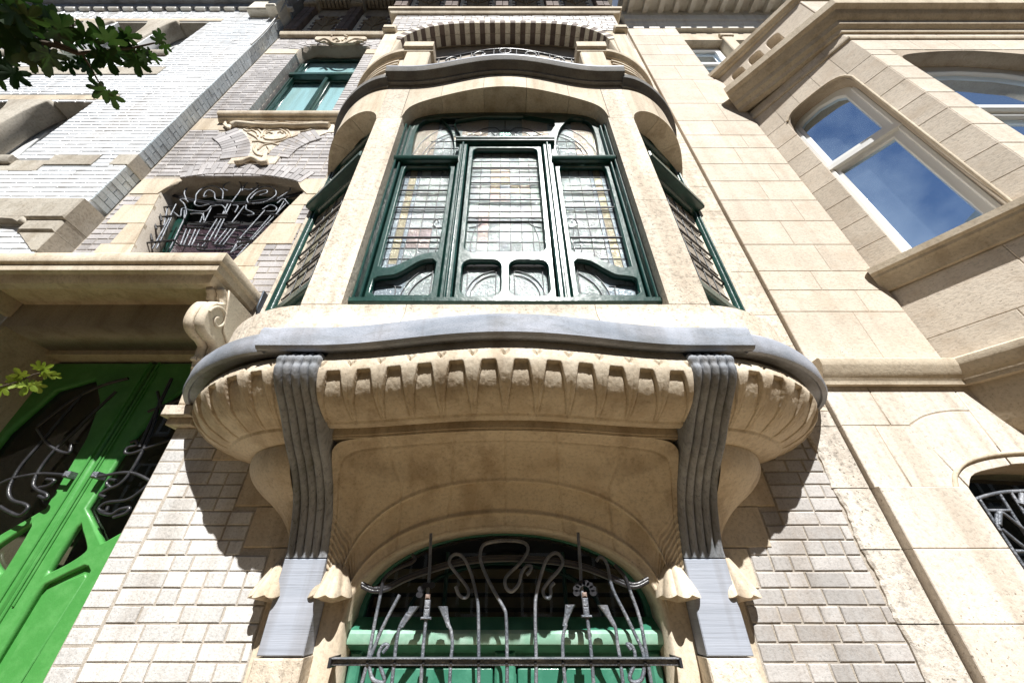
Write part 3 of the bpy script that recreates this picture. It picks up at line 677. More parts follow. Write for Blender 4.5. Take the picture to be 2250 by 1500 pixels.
# leaded panes: each pane its own piece, slightly out of line with its neighbours
PM = {}
def pane(u0, u1, v0, v1, mat, d=0.452):
    key = (round(u1-u0, 3), round(v1-v0, 3), mat)
    if key not in PM:
        b = MB(); b.block(-key[0]/2+.0003, key[0]/2-.0003, -key[1]/2+.0003, key[1]/2-.0003, -0.002, 0.002, 0); PM[key] = mesh('pane', b.V, b.F); PM[key].materials.append(M[mat])
    o = bpy.data.objects.new('pane', PM[key]); link(o, W); o.location = ((u0+u1)/2, -d, (v0+v1)/2)
    o.rotation_euler = (R.gauss(0, .012), 0, R.gauss(0, .012))
cols = xr(-.28, .28, 7); rows = xr(1.93, 3.31, 12)
leads = []
for i in range(7):
    for j in range(12):
        mat = 'cathedral_glass'
        if (i, j) in ((2, 6), (2, 7), (3, 7), (4, 6)): mat = 'amber_glass'
        if (i, j) in ((1, 3), (1, 2), (2, 5), (3, 5), (1, 1)): mat = 'rose_glass'
        if (i, j) in ((3, 8), (2, 8), (5, 6)): mat = 'peach_glass'
        pane(cols[i], cols[i+1], rows[j], rows[j+1], mat)
for c in cols[1:-1]: leads.append([(c, -.456, rows[0]), (c, -.456, rows[-1])])
for r_ in rows[1:-1]: leads.append([(cols[0], -.456, r_), (cols[-1], -.456, r_)])
leads.append(smooth_pts([(.262, -.458, 2.20), (.20, -.458, 2.22), (.17, -.458, 2.27), (.19, -.458, 2.32), (.215, -.458, 2.30)], 4)); leads.append(smooth_pts([(.20, -.458, 2.25), (.235, -.458, 2.10), (.24, -.458, 1.96), (.20, -.458, 1.92)], 4))
leads.append(smooth_pts([(-.262, -.458, 2.20), (-.20, -.458, 2.22), (-.17, -.458, 2.27), (-.19, -.458, 2.32), (-.215, -.458, 2.30)], 4)); leads.append(smooth_pts([(-.20, -.458, 2.25), (-.235, -.458, 2.10), (-.24, -.458, 1.96), (-.20, -.458, 1.92)], 4))
for s in (-1, 1):
    sc = [.822, .788, .728, .698, .612, .528, .448]; rw = xr(1.77, 3.05, 12)
    for i in range(6):
        u0, u1 = sorted((s*sc[i], s*sc[i+1]))
        for j in range(12):
            mat = 'border_glass' if i in (0, 2) else 'amber_glass' if i == 1 else 'cathedral_glass'
            if i in (3, 4) and j in (1, 2, 3) and s < 0 and R.random() < .6: mat = 'rose_glass'
            if i >= 3 and j > 9: mat = 'cathedral_glass'
            pane(u0, u1, rw[j], rw[j+1], mat)
    for c in sc[1:-1]: leads.append([(s*c, -.456, 1.77), (s*c, -.456, 3.05)])
    for r_ in rw[1:-1]: leads.append([(s*.822, -.456, r_), (s*.448, -.456, r_)])
    leads.append(smooth_pts([(s*x, -.459, z+.035) for x, z in wave_u], 4))
    leads.append(smooth_pts([(s*.455, -.459, 2.20), (s*.50, -.459, 2.20), (s*.53, -.459, 2.25), (s*.505, -.459, 2.30), (s*.49, -.459, 2.26)], 4)); leads.append(smooth_pts([(s*.50, -.459, 2.2), (s*.475, -.459, 2.05), (s*.48, -.459, 1.95)], 4))
    # lower panes of the side casement
    u0, u1 = sorted((s*.83, s*.64)); pane(u0, u1, 1.50, 1.83, 'border_glass'); u0, u1 = sorted((s*.64, s*.445)); pane(u0, u1, 1.50, 1.83, 'cathedral_glass')
    leads += [smooth_pts([(s*.66, -.459, 1.51), (s*.645, -.459, 1.60), (s*.60, -.459, 1.70), (s*.53, -.459, 1.78)], 4), smooth_pts([(s*.615, -.459, 1.51), (s*.60, -.459, 1.58), (s*.56, -.459, 1.66), (s*.48, -.459, 1.74)], 4), smooth_pts([(s*.82, -.459, 1.62), (s*.75, -.459, 1.635), (s*.70, -.459, 1.62), (s*.69, -.459, 1.51)], 4), smooth_pts([(s*.475, -.459, 1.51), (s*.475, -.459, 1.80)], 4), [(s*.66, -.459, 1.62), (s*.78, -.459, 1.63)]]
    # lower panes of the centre casement: quarter circle bands
    u0, u1 = sorted((s*.03, s*.275)); pane(u0, u1, 1.50, 1.81, 'cathedral_glass')
    for rad in (.165, .195): leads.append([(s*(.055+rad*math.sin(a)), -.459, 1.525+rad*1.2*math.cos(a)) for a in xr(0, math.pi/2, 10)])
    for bx in ((.06, .245),): leads += [[(s*bx[0], -.459, 1.52), (s*bx[0], -.459, 1.79)], [(s*bx[1], -.459, 1.52), (s*bx[1], -.459, 1.79)], [(s*.04, -.459, 1.53), (s*.26, -.459, 1.53)], [(s*.04, -.459, 1.775), (s*.26, -.459, 1.775)]]
    # side top light
    u0, u1 = sorted((s*.84, s*.63)); pane(u0, u1, 3.04, 3.82, 'peach_glass')
    for i in range(3):
        for j in range(5):
            u0, u1 = sorted((s*lerp(.63, .40, i/3), s*lerp(.63, .40, (i+1)/3))); pane(u0, u1, 3.04+.14*j, 3.18+.14*j, 'cathedral_glass')
    for rad in (.30, .335, .42): leads.append([(s*(.42+rad*math.cos(a)*.95), -.456, 3.05+rad*1.55*math.sin(a)) for a in xr(0, math.pi/2, 12)])
    leads += [[(s*x, -.456, 3.05), (s*x, -.456, 3.45)] for x in (.48, .555, .63)]+[[(s*.42, -.456, 3.05+.12*k), (s*.68, -.456, 3.05+.12*k)] for k in (1, 2, 3)]
    tubes('saddle_bar', [[(s*.44, -.472, 3.14), (s*.80, -.472, 3.14)]], .0065, 'iron', W)
    for y in (413, 450, 516): z = at(0, y, .5)[1]; tubes('saddle_bar', [[(s*.835, -.478, z), (s*.44, -.478, z)]], .0065, 'iron', W)
for y in (363, 396, 433, 473): z = at(0, y, .5)[1]; tubes('saddle_bar', [[(-.285, -.478, z), (.285, -.478, z)]], .0065, 'iron', W)
# fanlight over the centre: clover in a ring with whiplash leads
pane(-.48, -.16, 3.30, 3.85, 'peach_glass'); pane(-.16, .16, 3.30, 3.85, 'cathedral_glass'); pane(.16, .48, 3.30, 3.85, 'peach_glass')
for k in range(4):
    a = math.pi/4+k*math.pi/2; cx, cz = .032*math.cos(a), 3.50+.04*math.sin(a)
    plate('clover_leaf', [[(cx+.028*math.cos(t), cz+.036*math.sin(t)) for t in xr(0, 2*math.pi*11/12, 11)]], .457, .462, 'green_glass', W)
for rad in (.075, .092): leads.append([(rad*math.cos(a), -.459, 3.50+rad*1.25*math.sin(a)) for a in xr(0, 2*math.pi, 24)])
leads.append([(0, -.459, 3.36), (0, -.459, 3.8)])
for s in (-1, 1):
    leads += [smooth_pts([(s*x, -.459, z) for x, z in P], 5) for P in ([(.09, 3.5), (.14, 3.58), (.20, 3.55), (.26, 3.47), (.33, 3.46), (.29, 3.52), (.24, 3.50)], [(.08, 3.42), (.15, 3.40), (.24, 3.42), (.36, 3.39), (.32, 3.44)], [(.05, 3.60), (.10, 3.66), (.2, 3.64), (.3, 3.56), (.4, 3.44)])]
tubes('lead_came', leads, 0.0036, 'lead', W, res=1, kind='stuff')
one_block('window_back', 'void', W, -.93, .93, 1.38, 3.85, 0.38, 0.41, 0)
# ---- hood moulding over the bay and the balcony on top of it
hoodp = [(x, -(0.60+bulge(x, .095, .95))) for x in xr(-1.165, 1.165, 60)]
HP = [(-0.06, 4.12), (0.03, 4.12), (0.035, 4.135), (0.06, 4.14), (0.065, 4.16), (0.095, 4.175), (0.115, 4.195), (0.13, 4.20), (0.135, 4.215), (0.14, 4.27), (0.13, 4.285), (-0.06, 4.30)]
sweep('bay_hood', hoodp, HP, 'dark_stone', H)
for s in (-1, 1):
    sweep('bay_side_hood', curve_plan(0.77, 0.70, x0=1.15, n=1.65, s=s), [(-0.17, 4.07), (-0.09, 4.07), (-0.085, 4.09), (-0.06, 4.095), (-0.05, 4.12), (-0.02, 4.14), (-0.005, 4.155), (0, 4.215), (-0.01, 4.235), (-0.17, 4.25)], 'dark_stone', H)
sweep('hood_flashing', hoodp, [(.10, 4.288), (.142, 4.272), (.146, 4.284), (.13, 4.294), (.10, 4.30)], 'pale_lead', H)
outl = [(p[0], -p[1]-0.02) for p in curve_plan(0.72, 0.67, x0=1.13, s=-1)]+[(x, 0.60+bulge(x, .09)-0.03) for x in xr(-1.1, 1.1, 30)]+[(p[0], -p[1]-0.02) for p in curve_plan(0.72, 0.67, x0=1.13, s=1)]
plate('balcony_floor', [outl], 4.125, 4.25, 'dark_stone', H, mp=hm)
for s in (-1, 1):
    u0, u1 = sorted((s*.81, s*1.07))
    b = MB(); b.block(u0, u1, 4.30, 4.86, .45, .68, .012); b.block(u0-.015, u1+.015, 4.302, 4.36, .43, .715, .01); b.obj('balcony_pedestal', 'cream_stone', H, smooth=False)
    sweep('pedestal_cap', [(u0-.03, -.55), (u1+.03, -.55)], [(-.11, 4.861), (.135, 4.861), (.14, 4.89), (.165, 4.905), (.17, 4.98), (.165, 4.99), (.17, 5.02), (-.11, 5.02)], 'trim_stone', H)
    cp = curve_plan(0.76, 0.64, x0=1.07, n=1.8, s=s)
    sweep('balcony_parapet', cp, [(-.10, 4.25), (-.01, 4.25), (-.01, 4.30), (-.03, 4.31), (-.03, 4.88), (-.10, 4.88)], 'cream_stone', H)
    sweep('balcony_rail', cp, [(-.13, 4.881), (-.01, 4.881), (.0, 4.90), (.03, 4.915), (.035, 4.96), (.02, 4.975), (.02, 4.99), (.0, 5.0), (-.13, 5.0)], 'trim_stone', H)
    for k in range(3):
        sweep('parapet_moulding', cp[2:-2] if s > 0 else cp[2:-2], [(-.03, 4.60+.08*k), (-.008, 4.615+.08*k), (-.008, 4.64+.08*k), (-.03, 4.655+.08*k)], 'cream_stone', H)
    u0, u1 = sorted((s*.90, s*1.12))
RB = thing('balcony_railing', 'low wrought iron railing bowed between the two stone pedestals on top of the bay', 'railing', (0, -.6, 4.3))
rl = lambda z: [(x, -(0.61+bulge(x, .10)), z) for x in xr(-.755, .755, 24)]
tubes('top_rail', [rl(4.82)], .013, 'iron', RB); tubes('bottom_rail', [rl(4.60)], .012, 'iron', RB)
b = MB()
sc_ = []
for x0 in xr(-.72, .72, 12):
    y = -(0.61+bulge(x0, .10))
    tubes('baluster', [[(x0, y, 4.3), (x0, y, 4.81)]], .008, 'iron', RB, res=1)
for s in (-1, 1):
    for c in (.25, .55):
        sc_.append(smooth_pts([(s*(c+dx), -(0.62+bulge(c, .1)), 4.68+dz) for dx, dz in ((-.12, -.08), (-.02, -.1), (.08, 0), (.02, .09), (-.04, .03), (0, -.02))], 5))
sc_.append([(.06*math.cos(a), -.73, 4.70+.07*math.sin(a)) for a in xr(0, 6.28, 20)])
tubes('scrollwork', sc_, .009, 'iron', RB, kind='stuff')

# ---- upper loggia with its striped brick arch
LD = .294
lo_z = lambda x: 6.15+1.12*(1-min(1, abs(x)/1.545)**3.4)**(1/2.4)
op = [(x, lo_z(x)) for x in xr(1.545, -1.545, 60)]
plate('loggia_front', [[(-1.735, 5.2), (-1.545, 5.2)]+op[::-1]+[(1.545, 5.2), (1.735, 5.2), (1.735, 7.62), (-1.735, 7.62)]], 0.0, LD-.012, 'cream_stone', H)
sweep('loggia_cornice', [(-1.80, -.02), (-1.80, -.30), (1.80, -.30), (1.80, -.02)], [(-.06, 7.622), (.015, 7.622), (.03, 7.65), (.035, 7.68), (.06, 7.70), (.065, 7.76), (-.06, 7.77)], 'trim_stone', H)
for s in (-1, 1):
    u0, u1 = sorted((s*1.60, s*1.79)); b = MB(); b.block(u0, u1, 6.80, 6.92, .02, LD+.07, .015); b.obj('loggia_impost', 'trim_stone', H)
    u0, u1 = sorted((s*1.56, s*1.765)); b = MB(); b.block(u0, u1, 5.0, 6.797, -.0, LD+.004, .01); b.obj('loggia_pier', 'cream_stone', H)
N = 46
arc = [(x, lo_z(x)) for x in xr(-1.5, 1.5, 400)]
Ls = [0]
for a, b_ in zip(arc, arc[1:]): Ls.append(Ls[-1]+math.dist(a, b_))
def arc_at(t):
    t *= Ls[-1]
    for k in range(len(arc)-1):
        if Ls[k+1] >= t:
            f = (t-Ls[k])/(Ls[k+1]-Ls[k]); p = (lerp(arc[k][0], arc[k+1][0], f), lerp(arc[k][1], arc[k+1][1], f))
            dx, dz = arc[k+1][0]-arc[k][0], arc[k+1][1]-arc[k][1]; l_ = math.hypot(dx, dz); return p, (-dz/l_, dx/l_)
    return arc[-1], (0, 1)
for k in range(N):
    (p, n1), (q, n2) = arc_at(k/N+.0006), arc_at((k+1)/N-.0006)
    mat = 'ivory_brick' if k % 2 else 'brown_brick'
    for d0, d1 in ((LD-.13, LD), (LD-.27, LD-.136)):
        b = MB(); hh = 0.10 if d1 == LD else .05
        b.quadblock([(p[0]-n1[0]*.012, p[1]-n1[1]*.012), (q[0]-n2[0]*.012, q[1]-n2[1]*.012), (q[0]+n2[0]*hh, q[1]+n2[1]*hh), (p[0]+n1[0]*hh, p[1]+n1[1]*hh)], d0, d1, .003)
        b.obj('vault_brick', mat if (d1 != LD or mat == 'ivory_brick') else 'brown_brick', H)
lay(H, 'grey_brick_upper', lambda z: subtract([(-1.73, 1.73)], [(-1.545*min(1, (1-min(1, max(0, (z-6.05)/1.27))**2.4)**(1/3.4))-.03, 1.545*min(1, (1-min(1, max(0, (z-6.05)/1.27))**2.4)**(1/3.4))+.03)] if z < 7.36 else []), 6.93, 7.61, .0702, LD-.015, LD-.004, seed=9, stuff_name='loggia_brickwork')
# ---- frieze of striped panels under the eaves
def frieze(x0, x1, d, z0, n, label):
    f = part('eaves_frieze', H); per = (x1-x0)/n
    dk, iv = MB(), MB()
    sweep('frieze_ledge', [(x0-.25, -d), (x1+.02, -d)], [(0, z0-.12), (.05, z0-.11), (.07, z0-.06), (.07, z0-.01), (0, z0)], 'trim_stone', f)
    one_block('frieze_back', 'void', f, x0-.25, x1+.02, z0+.002, z0+2.2, d-.05, d-.02, 0)
    for k in range(n+1):
        c = x0+per*k-.11
        r = 0
        while r < 17:
            dk.block(c-.10, c+.005, z0+.01+r*.07, z0+.07+r*.07, d-.02, d+.09, .004); dk.block(c+.012, c+.10, z0+.01+r*.07, z0+.07+r*.07, d-.02, d+.088, .004); r += 1
        b = MB(); b.block(c-.12, c+.12, z0+1.21, z0+1.45, d-.02, d+.15, .02); b.obj('corbel_block', 'old_stone', f)
        if k == n: continue
        a = x0+per*k; bb = a+per-.22
        w_ = bb-a
        for r in range(13):
            z = z0+.04+r*.075
            o = .06 if r in (0, 12) else .09 if r % 2 else .14
            if 2 < r < 10: o += -.03
            for (u0, u1) in ((a, a+o), (bb-o, bb)): iv.block(u0, u1, z, z+.062, d-.02, d+.012, .004)
            o2 = o+(.10 if r in (0, 1, 11, 12) else .07)
            for (u0, u1) in ((a+o+.006, a+o2), (bb-o2, bb-o-.006)): dk.block(u0, u1, z, z+.062, d-.02, d+.010, .004)
        cx = (a+bb)/2
        steps = [(-.12, .05), (.12, .05), (.12, .22), (.17, .22), (.17, .55), (.22, .55), (.22, .75), (.13, .75), (.13, .93), (-.13, .93), (-.13, .75), (-.22, .75), (-.22, .55), (-.17, .55), (-.17, .22), (-.12, .22)]
        plate('palmette_tile', [[(cx+p, z0+q) for p, q in steps]], d-.02, d+.016, 'tan_tile', f)
        ln = [[(cx, -d-.02, z0+.12), (cx, -d-.02, z0+.85)]]
        for s in (-1, 1):
            for (p, q, r_) in ((.05, .88, .5), (.12, .78, .35), (.17, .62, .22)): ln.append(smooth_pts([(cx+s*.01, -d-.02, z0+q-r_), (cx+s*p*.6, -d-.02, z0+q-.12), (cx+s*p, -d-.02, z0+q), (cx+s*(p+.02), -d-.02, z0+q-.05)], 4))
        tubes('palmette_leaf', ln, .011, 'tan_tile', f, kind='stuff')
    dk.obj('brick_pilaster', 'brown_brick', f, kind='stuff'); iv.obj('ivory_brick', 'ivory_brick', f, kind='stuff')
    b = MB(); b.block(x0-.25, x1+.02, z0+1.46, z0+1.62, d-.02, d+.16, .01)
    for k in range(int((x1-x0)/.075)): b.block(x0+.075*k, x0+.075*k+.045, z0+1.38, z0+1.455, d+.02, d+.13, .006)
    b.obj('dentil_course', 'old_stone', f, kind='stuff')
frieze(-3.47, -1.76, 0.0, 7.72, 2, '')
frieze(-1.58, 1.70, 0.28, 7.80, 4, '')
one_block('eaves', 'old_stone', H, -3.77, 2.07, 9.45, 9.7, -.1, 1.62, .02)

# ---- upper left wall: bricks, stone bands, the two windows
def edge_at(loop, z):
    xs = []
    for (a, b_) in zip(loop, loop[1:]+loop[:1]):
        if (a[1]-z)*(b_[1]-z) < 0: xs.append(a[0]+(b_[0]-a[0])*(z-a[1])/(b_[1]-a[1]))
    return (min(xs), max(xs)) if len(xs) > 1 else None
def up_spans(z):
    sp = [(-3.75, -1.872)]
    hs = []
    e = edge_at(WINU, z)
    if e: hs.append(e)
    if z >= 6.93 and z < 7.12: hs.append((-3.75, -1.87))
    if 4.70 < z < 4.86: hs.append((-3.50, -1.87))
    if 4.55 < z < 4.86: hs.append((-3.70, -3.25) if z > 4.6 else (-3.4, -3.3))
    e = edge_at(WING, z)
    if e:
        k = int((z-2.0)/.28) % 2
        hs.append((e[0]-(.30 if k else .16), e[1]+(.14 if k else .28)))
    if 3.28 < z < 3.56: hs.append((-3.75, e[0]) if e else (-3.75, -3.40)); hs.append((-2.08, -1.87))
    if z < 1.95: hs.append((-3.75, -1.905))
    return subtract(sp, hs)
lay(H, 'grey_brick_upper', up_spans, 1.36, 7.66, .0702, -.02, 0.0, singles=0, long=.2, seed=12, jit=.0004)
lay(H, 'grey_brick_upper', lambda z: [(-1.90, -1.78)], 0.99, 1.9, .0702, -.02, 0.0, singles=0, long=.2, seed=14)
# stone quoins round the grille window
z = 2.12; k0 = 0
while z < 3.28:
    z1 = 2.0+.28*(int((z-2.0+.001)/.28)+1) if z >= 2 else 2.0
    z1 = min(z1, 3.29); zm = (z+z1)/2; e0, e1 = edge_at(WING, z+.01) or edge_at(WING, zm), edge_at(WING, z1-.004) or edge_at(WING, zm); k = int((zm-2.0)/.28) % 2
    for qd in ([(e0[0]-0.0, z), (e1[0], z1), (min(e0[0], e1[0])-(.295 if k else .155), z1), (min(e0[0], e1[0])-(.295 if k else .155), z)], [(e0[1], z), (max(e0[1], e1[1])+(.135 if k else .275), z), (max(e0[1], e1[1])+(.135 if k else .275), z1), (e1[1], z1)]):
        b = MB(); b.quadblock([(u, v+(.002 if v == z else -.002)) for u, v in qd], -.03, .003, .003); b.obj('window_quoin', 'cream_stone', H)
    z = z1
e = edge_at(WING, 3.35)
plate('spring_stone', [[(-3.745, 3.30), (e[0]-.01, 3.30), (-3.43, 3.40), (-3.36, 3.555), (-3.745, 3.555)]], -.03, .003, 'cream_stone', H, bevel=.003)
plate('spring_stone', [[(-1.98, 3.30), (-1.872, 3.30), (-1.872, 3.555), (-2.16, 3.555), (-2.07, 3.40)]], -.03, .003, 'cream_stone', H, bevel=.003)
def voussoirs(P, h, n, w1, mat, parent, name='voussoir_brick', flip=1, split=True):
    pts = smooth_pts(P, 8); L = [0]
    for a, b_ in zip(pts, pts[1:]): L.append(L[-1]+math.dist(a, b_))
    def g(t):
        t = min(L[-1]-1e-6, max(0, t*L[-1]))
        for k in range(len(pts)-1):
            if L[k+1] >= t:
                f = (t-L[k])/(L[k+1]-L[k]); p = (lerp(pts[k][0], pts[k+1][0], f), lerp(pts[k][1], pts[k+1][1], f))
                a = pts[max(0, k-4)]; c = pts[min(len(pts)-1, k+5)]; dx, dz = c[0]-a[0], c[1]-a[1]; l_ = math.hypot(dx, dz); return p, (-dz/l_*flip, dx/l_*flip)
    for k in range(n):
        (p, n1), (q, n2) = g((k+.04)/n), g((k+.96)/n)
        segs = [(0, h)] if (k % 2 or not split) else [(0, h*.5-.004), (h*.5+.004, h)]
        for a, b_ in segs:
            m = MB(); m.quadblock([(p[0]+n1[0]*a, p[1]+n1[1]*a), (q[0]+n2[0]*a, q[1]+n2[1]*a), (q[0]+n2[0]*b_, q[1]+n2[1]*b_), (p[0]+n1[0]*b_, p[1]+n1[1]*b_)], -.02 if name != 'x' else 0, w1+R.uniform(0, .002), .003)
            m.obj(name, mat, parent)
ar = [at(x, y) for x, y in [(395, 391), (450, 384), (520, 382), (590, 387), (640, 395), (660, 402)]]
voussoirs(ar, .20, 24, .006, 'grey_brick_upper', H)
# carved stone wedge between two brick sweeps
CW = part('carved_wedge', H)
wedge_px = [(500, 266), (735, 272), (735, 292), (720, 293), (690, 305), (640, 330), (615, 348), (605, 362), (500, 362), (510, 348), (545, 345), (550, 330), (545, 312), (535, 297), (520, 285), (495, 280)]
plate('wedge_stone', [[at(x, y) for x, y in wedge_px]], -.02, .010, 'cream_rough', CW, bevel=.004)
def wires(Ls, d, r, name, mat, parent, n=5, kind='stuff', res=2, label=None): return tubes(name, [wire(L, d, n) for L in Ls], r, mat, parent, label=label, kind=kind, res=res)
z5 = lambda P: [(480+x*.12444, 240+y*.12444) for x, y in P]
wires([z5(P) for P in ([(450, 360), (520, 390), (600, 375), (680, 420), (700, 480)], [(520, 420), (600, 460), (680, 510), (720, 560)], [(800, 480), (830, 410), (950, 370), (1080, 360), (1190, 410), (1210, 460), (1160, 510), (1020, 540), (860, 535), (800, 500)], [(760, 500), (790, 400), (930, 340), (1110, 330), (1240, 390), (1270, 460), (1200, 530), (1040, 580), (850, 600), (720, 570), (600, 575)], [(1450, 400), (1550, 390), (1680, 350), (1780, 340)], [(1210, 520), (1330, 490), (1400, 460)], [(700, 720), (800, 640), (950, 610), (1060, 640)], [(640, 640), (620, 720), (680, 800), (780, 830)], [(860, 660), (900, 720), (880, 790)], [(850, 430), (900, 410), (950, 430)], [(1050, 420), (1100, 400), (1140, 430)], [(500, 350), (560, 330), (700, 360), (760, 420)])], .012, .012, 'carved_foliage', 'cream_stone', CW)
wires([z5([(230, 285), (320, 255), (450, 265), (700, 290), (950, 300), (1130, 290), (1300, 300), (1600, 290), (1850, 280), (1960, 285)])], .03, .035, 'carved_roll', 'cream_stone', CW, kind=None)
wires([z5([(100, 270), (150, 320), (200, 345), (160, 300), (120, 250), (200, 205), (350, 205), (700, 235), (1000, 240), (1130, 215), (1260, 240), (1700, 245), (1900, 225), (2040, 215)])], .02, .016, 'carved_ribbon', 'cream_stone', CW, kind=None)
wires([z5([(300, 940), (400, 930), (500, 890), (600, 870), (690, 900), (760, 945), (870, 935)])], .03, .028, 'carved_foot', 'cream_stone', CW, kind=None)
l1 = [at(*p) for p in z5([(400, 350), (520, 480), (575, 600), (575, 720), (530, 860)])]; l2 = [at(*p) for p in z5([(1100, 1010), (1000, 800), (1230, 600), (1500, 430), (1800, 330)])]
voussoirs([at(*p) for p in z5([(330, 345), (470, 450), (560, 580), (580, 720), (540, 850)])], .30, 10, .012, 'grey_brick_upper', H, flip=-1)
voussoirs([at(*p) for p in z5([(850, 830), (1030, 660), (1200, 560), (1420, 450), (1700, 365)])], .26, 12, .012, 'grey_brick_upper', H, flip=-1)
one_block('stone_band', 'cream_stone', H, -3.745, -3.28, 4.56, 4.85, -.03, .003, .003)
one_block('stone_band', 'cream_stone', H, -3.745, -3.26, 6.94, 7.115, -.03, .003, .003)
one_block('stone_band', 'cream_stone', H, -2.19, -1.872, 6.94, 7.115, -.03, .003, .003)
one_block('stone_band', 'cream_stone', H, -3.50, -1.872, 4.70, 4.845, -.03, .004, .003)
sweep('upper_window_sill', [(-3.47, 0), (-1.80, 0)], [(0, 4.72), (.03, 4.725), (.04, 4.74), (.055, 4.745), (.07, 4.77), (.09, 4.775), (.10, 4.79), (.10, 4.83), (.085, 4.84), (0, 4.845)], 'cream_stone', H)
# head ornament
OR = part('head_ornament', H)
orn = [at(560+x*.2, y*.2) for x, y in [(670, 460), (680, 425), (780, 400), (850, 370), (930, 360), (1010, 375), (1080, 400), (1200, 420), (1235, 440), (1190, 470), (1120, 490), (940, 500), (780, 480)]]
plate('ornament_stone', [smooth_pts(orn, 3, True)], -.02, .03, 'cream_stone', OR, bevel=.01)
wires([[(560+x*.2, y*.2) for x, y in P] for P in ([(690, 450), (760, 430), (820, 450), (870, 480), (960, 485), (1040, 450), (1100, 430), (1180, 440), (1220, 445)], [(840, 400), (880, 380), (960, 385), (1020, 410)], [(860, 440), (900, 425), (930, 450), (890, 460)], [(960, 450), (990, 425), (1030, 440), (1000, 460)], [(720, 470), (770, 460), (800, 480)], [(1090, 470), (1130, 455), (1190, 460)])], .035, .016, 'carved_scroll', 'cream_stone', OR)
voussoirs([(-3.28, 6.9+.22), (-3.24, 7.26), (-3.1, 7.34), (-2.98, 7.33)], .16, 6, .004, 'grey_brick_upper', H)
voussoirs([(-2.44, 7.33), (-2.28, 7.33), (-2.14, 7.26), (-2.12, 7.12)], .16, 6, .004, 'grey_brick_upper', H)
# brick lining of the left reveal
rb = MB(); z = 4.86
rr = random.Random(2)
while z < 6.95:
    L = .2 if int(z*100) % 2 else .1
    d = 0.0; f = True
    while d < .27:
        w_ = .1 if (f and int((z-4.86)/.0702) % 2) else .2; f = False
        e = min(.28, d+w_)
        b = MB(); b.block(-.28+0, 0, 0, 0, 0, 0) if 0 else None
        rb.V and None
        x0 = -3.272; 
        P0 = lambda a, c, o: (x0+o, a, c)
        y0, y1, a0, a1 = d+.004, e-.004, z+.004, z+.0662
        rb.add([P0(y0,a0,0),P0(y1,a0,0),P0(y1,a1,0),P0(y0,a1,0),P0(y0,a0,.008),P0(y1,a0,.008),P0(y1,a1,.008),P0(y0,a1,.008)], [(0,1,5,4),(1,2,6,5),(2,3,7,6),(3,0,4,7),(4,5,6,7)])
        d = e
    z += .0702
rb.obj('reveal_brickwork', 'grey_brick_upper', H, kind='stuff')
# upper window: frame with transom and two leaves, pale blue sheet behind the glass in place of reflected sky
UW = part('upper_window', H)
wf = -.17
plate('window_frame', [[(-3.30, 4.80), (-2.17, 4.80), (-2.10, 7.3), (-3.30, 7.4)], [(-3.20, 4.92), (-2.74, 4.92), (-2.74, 6.43), (-3.20, 6.43)], [(-2.64, 4.92), (-2.23, 4.92), (-2.23, 6.43), (-2.64, 6.43)], [(-3.20, 6.53), (-2.22, 6.53), (-2.22, 7.22), (-2.7, 7.24), (-3.20, 7.22)]], wf-.05, wf, 'green_paint', UW, bevel=.008)
one_block('transom', 'green_paint', UW, -3.26, -2.2, 6.44, 6.53, wf, wf+.07, .01)
one_block('meeting_bead', 'green_paint', UW, -2.715, -2.665, 4.83, 6.43, wf, wf+.045, .012)
for x in (-3.245, -3.21): one_block('jamb_bead', 'green_paint', UW, x, x+.014, 4.83, 6.95, wf, wf+.04, .005)
for nm, a in (('pane', (-3.22, -2.72, 4.9, 6.45)), ('pane', (-2.66, -2.21, 4.9, 6.45)), ('pane', (-3.22, -2.20, 6.5, 7.25))): one_block(nm, 'clear_glass', UW, *a, wf-.035, wf-.03, 0)
one_block('sky_sheet', 'reflected_sky', UW, -3.25, -2.2, 4.85, 7.30, wf-.06, wf-.055, 0)
b = MB(); x0, z0 = at(570, 160, -.26)[0], at(0, 160, -.26)[1]
b.block(x0+.56, x0+.70, 6.62, 6.72, wf-.028, wf-.025, 0); st = b.obj('sticker', 'amber_glass', UW)
# grilled window: dark leather-like stained glass
GW2 = part('arched_window', H)
plate('window_frame', [[(-3.35, 2.0), (-2.2, 2.0), (-1.95, 3.75), (-3.6, 3.75)], [(-3.15, 2.1), (-2.40, 2.1), (-2.15, 3.55), (-3.40, 3.55)]], -.30, -.25, 'green_paint', GW2, bevel=.006)
b = MB(); b.block(-3.5, -2.0, 2.05, 3.17, -.28, -.275, 0); b.obj('pane', 'violet_glass', GW2)
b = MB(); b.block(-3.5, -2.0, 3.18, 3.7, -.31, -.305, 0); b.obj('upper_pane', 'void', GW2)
wires([[(430+R.uniform(-60, 180), y), (470+R.uniform(-30, 150), y+R.uniform(-20, 20)), (520+R.uniform(-60, 90), y+R.uniform(-15, 15))] for y in range(440, 560, 12)], -.27, .006, 'lead_came', 'lead', GW2)
GR2 = thing('window_grille', 'basket shaped wrought iron grille with looping tendrils on the arched window above the canopy', 'grille', (-2.77, -.1, 1.96))
z5b = lambda P: [(260+x*.2267, 340+y*.2267) for x, y in P]
arcs = [[(480, 375), (740, 440), (960, 465), (1200, 465), (1480, 430), (1780, 365)], [(480, 385), (740, 455), (960, 482), (1200, 482), (1480, 450), (1780, 385)]]
for P in arcs: wires([z5b(P)], -.12, .011, 'arched_rail', 'iron', GR2, kind=None)
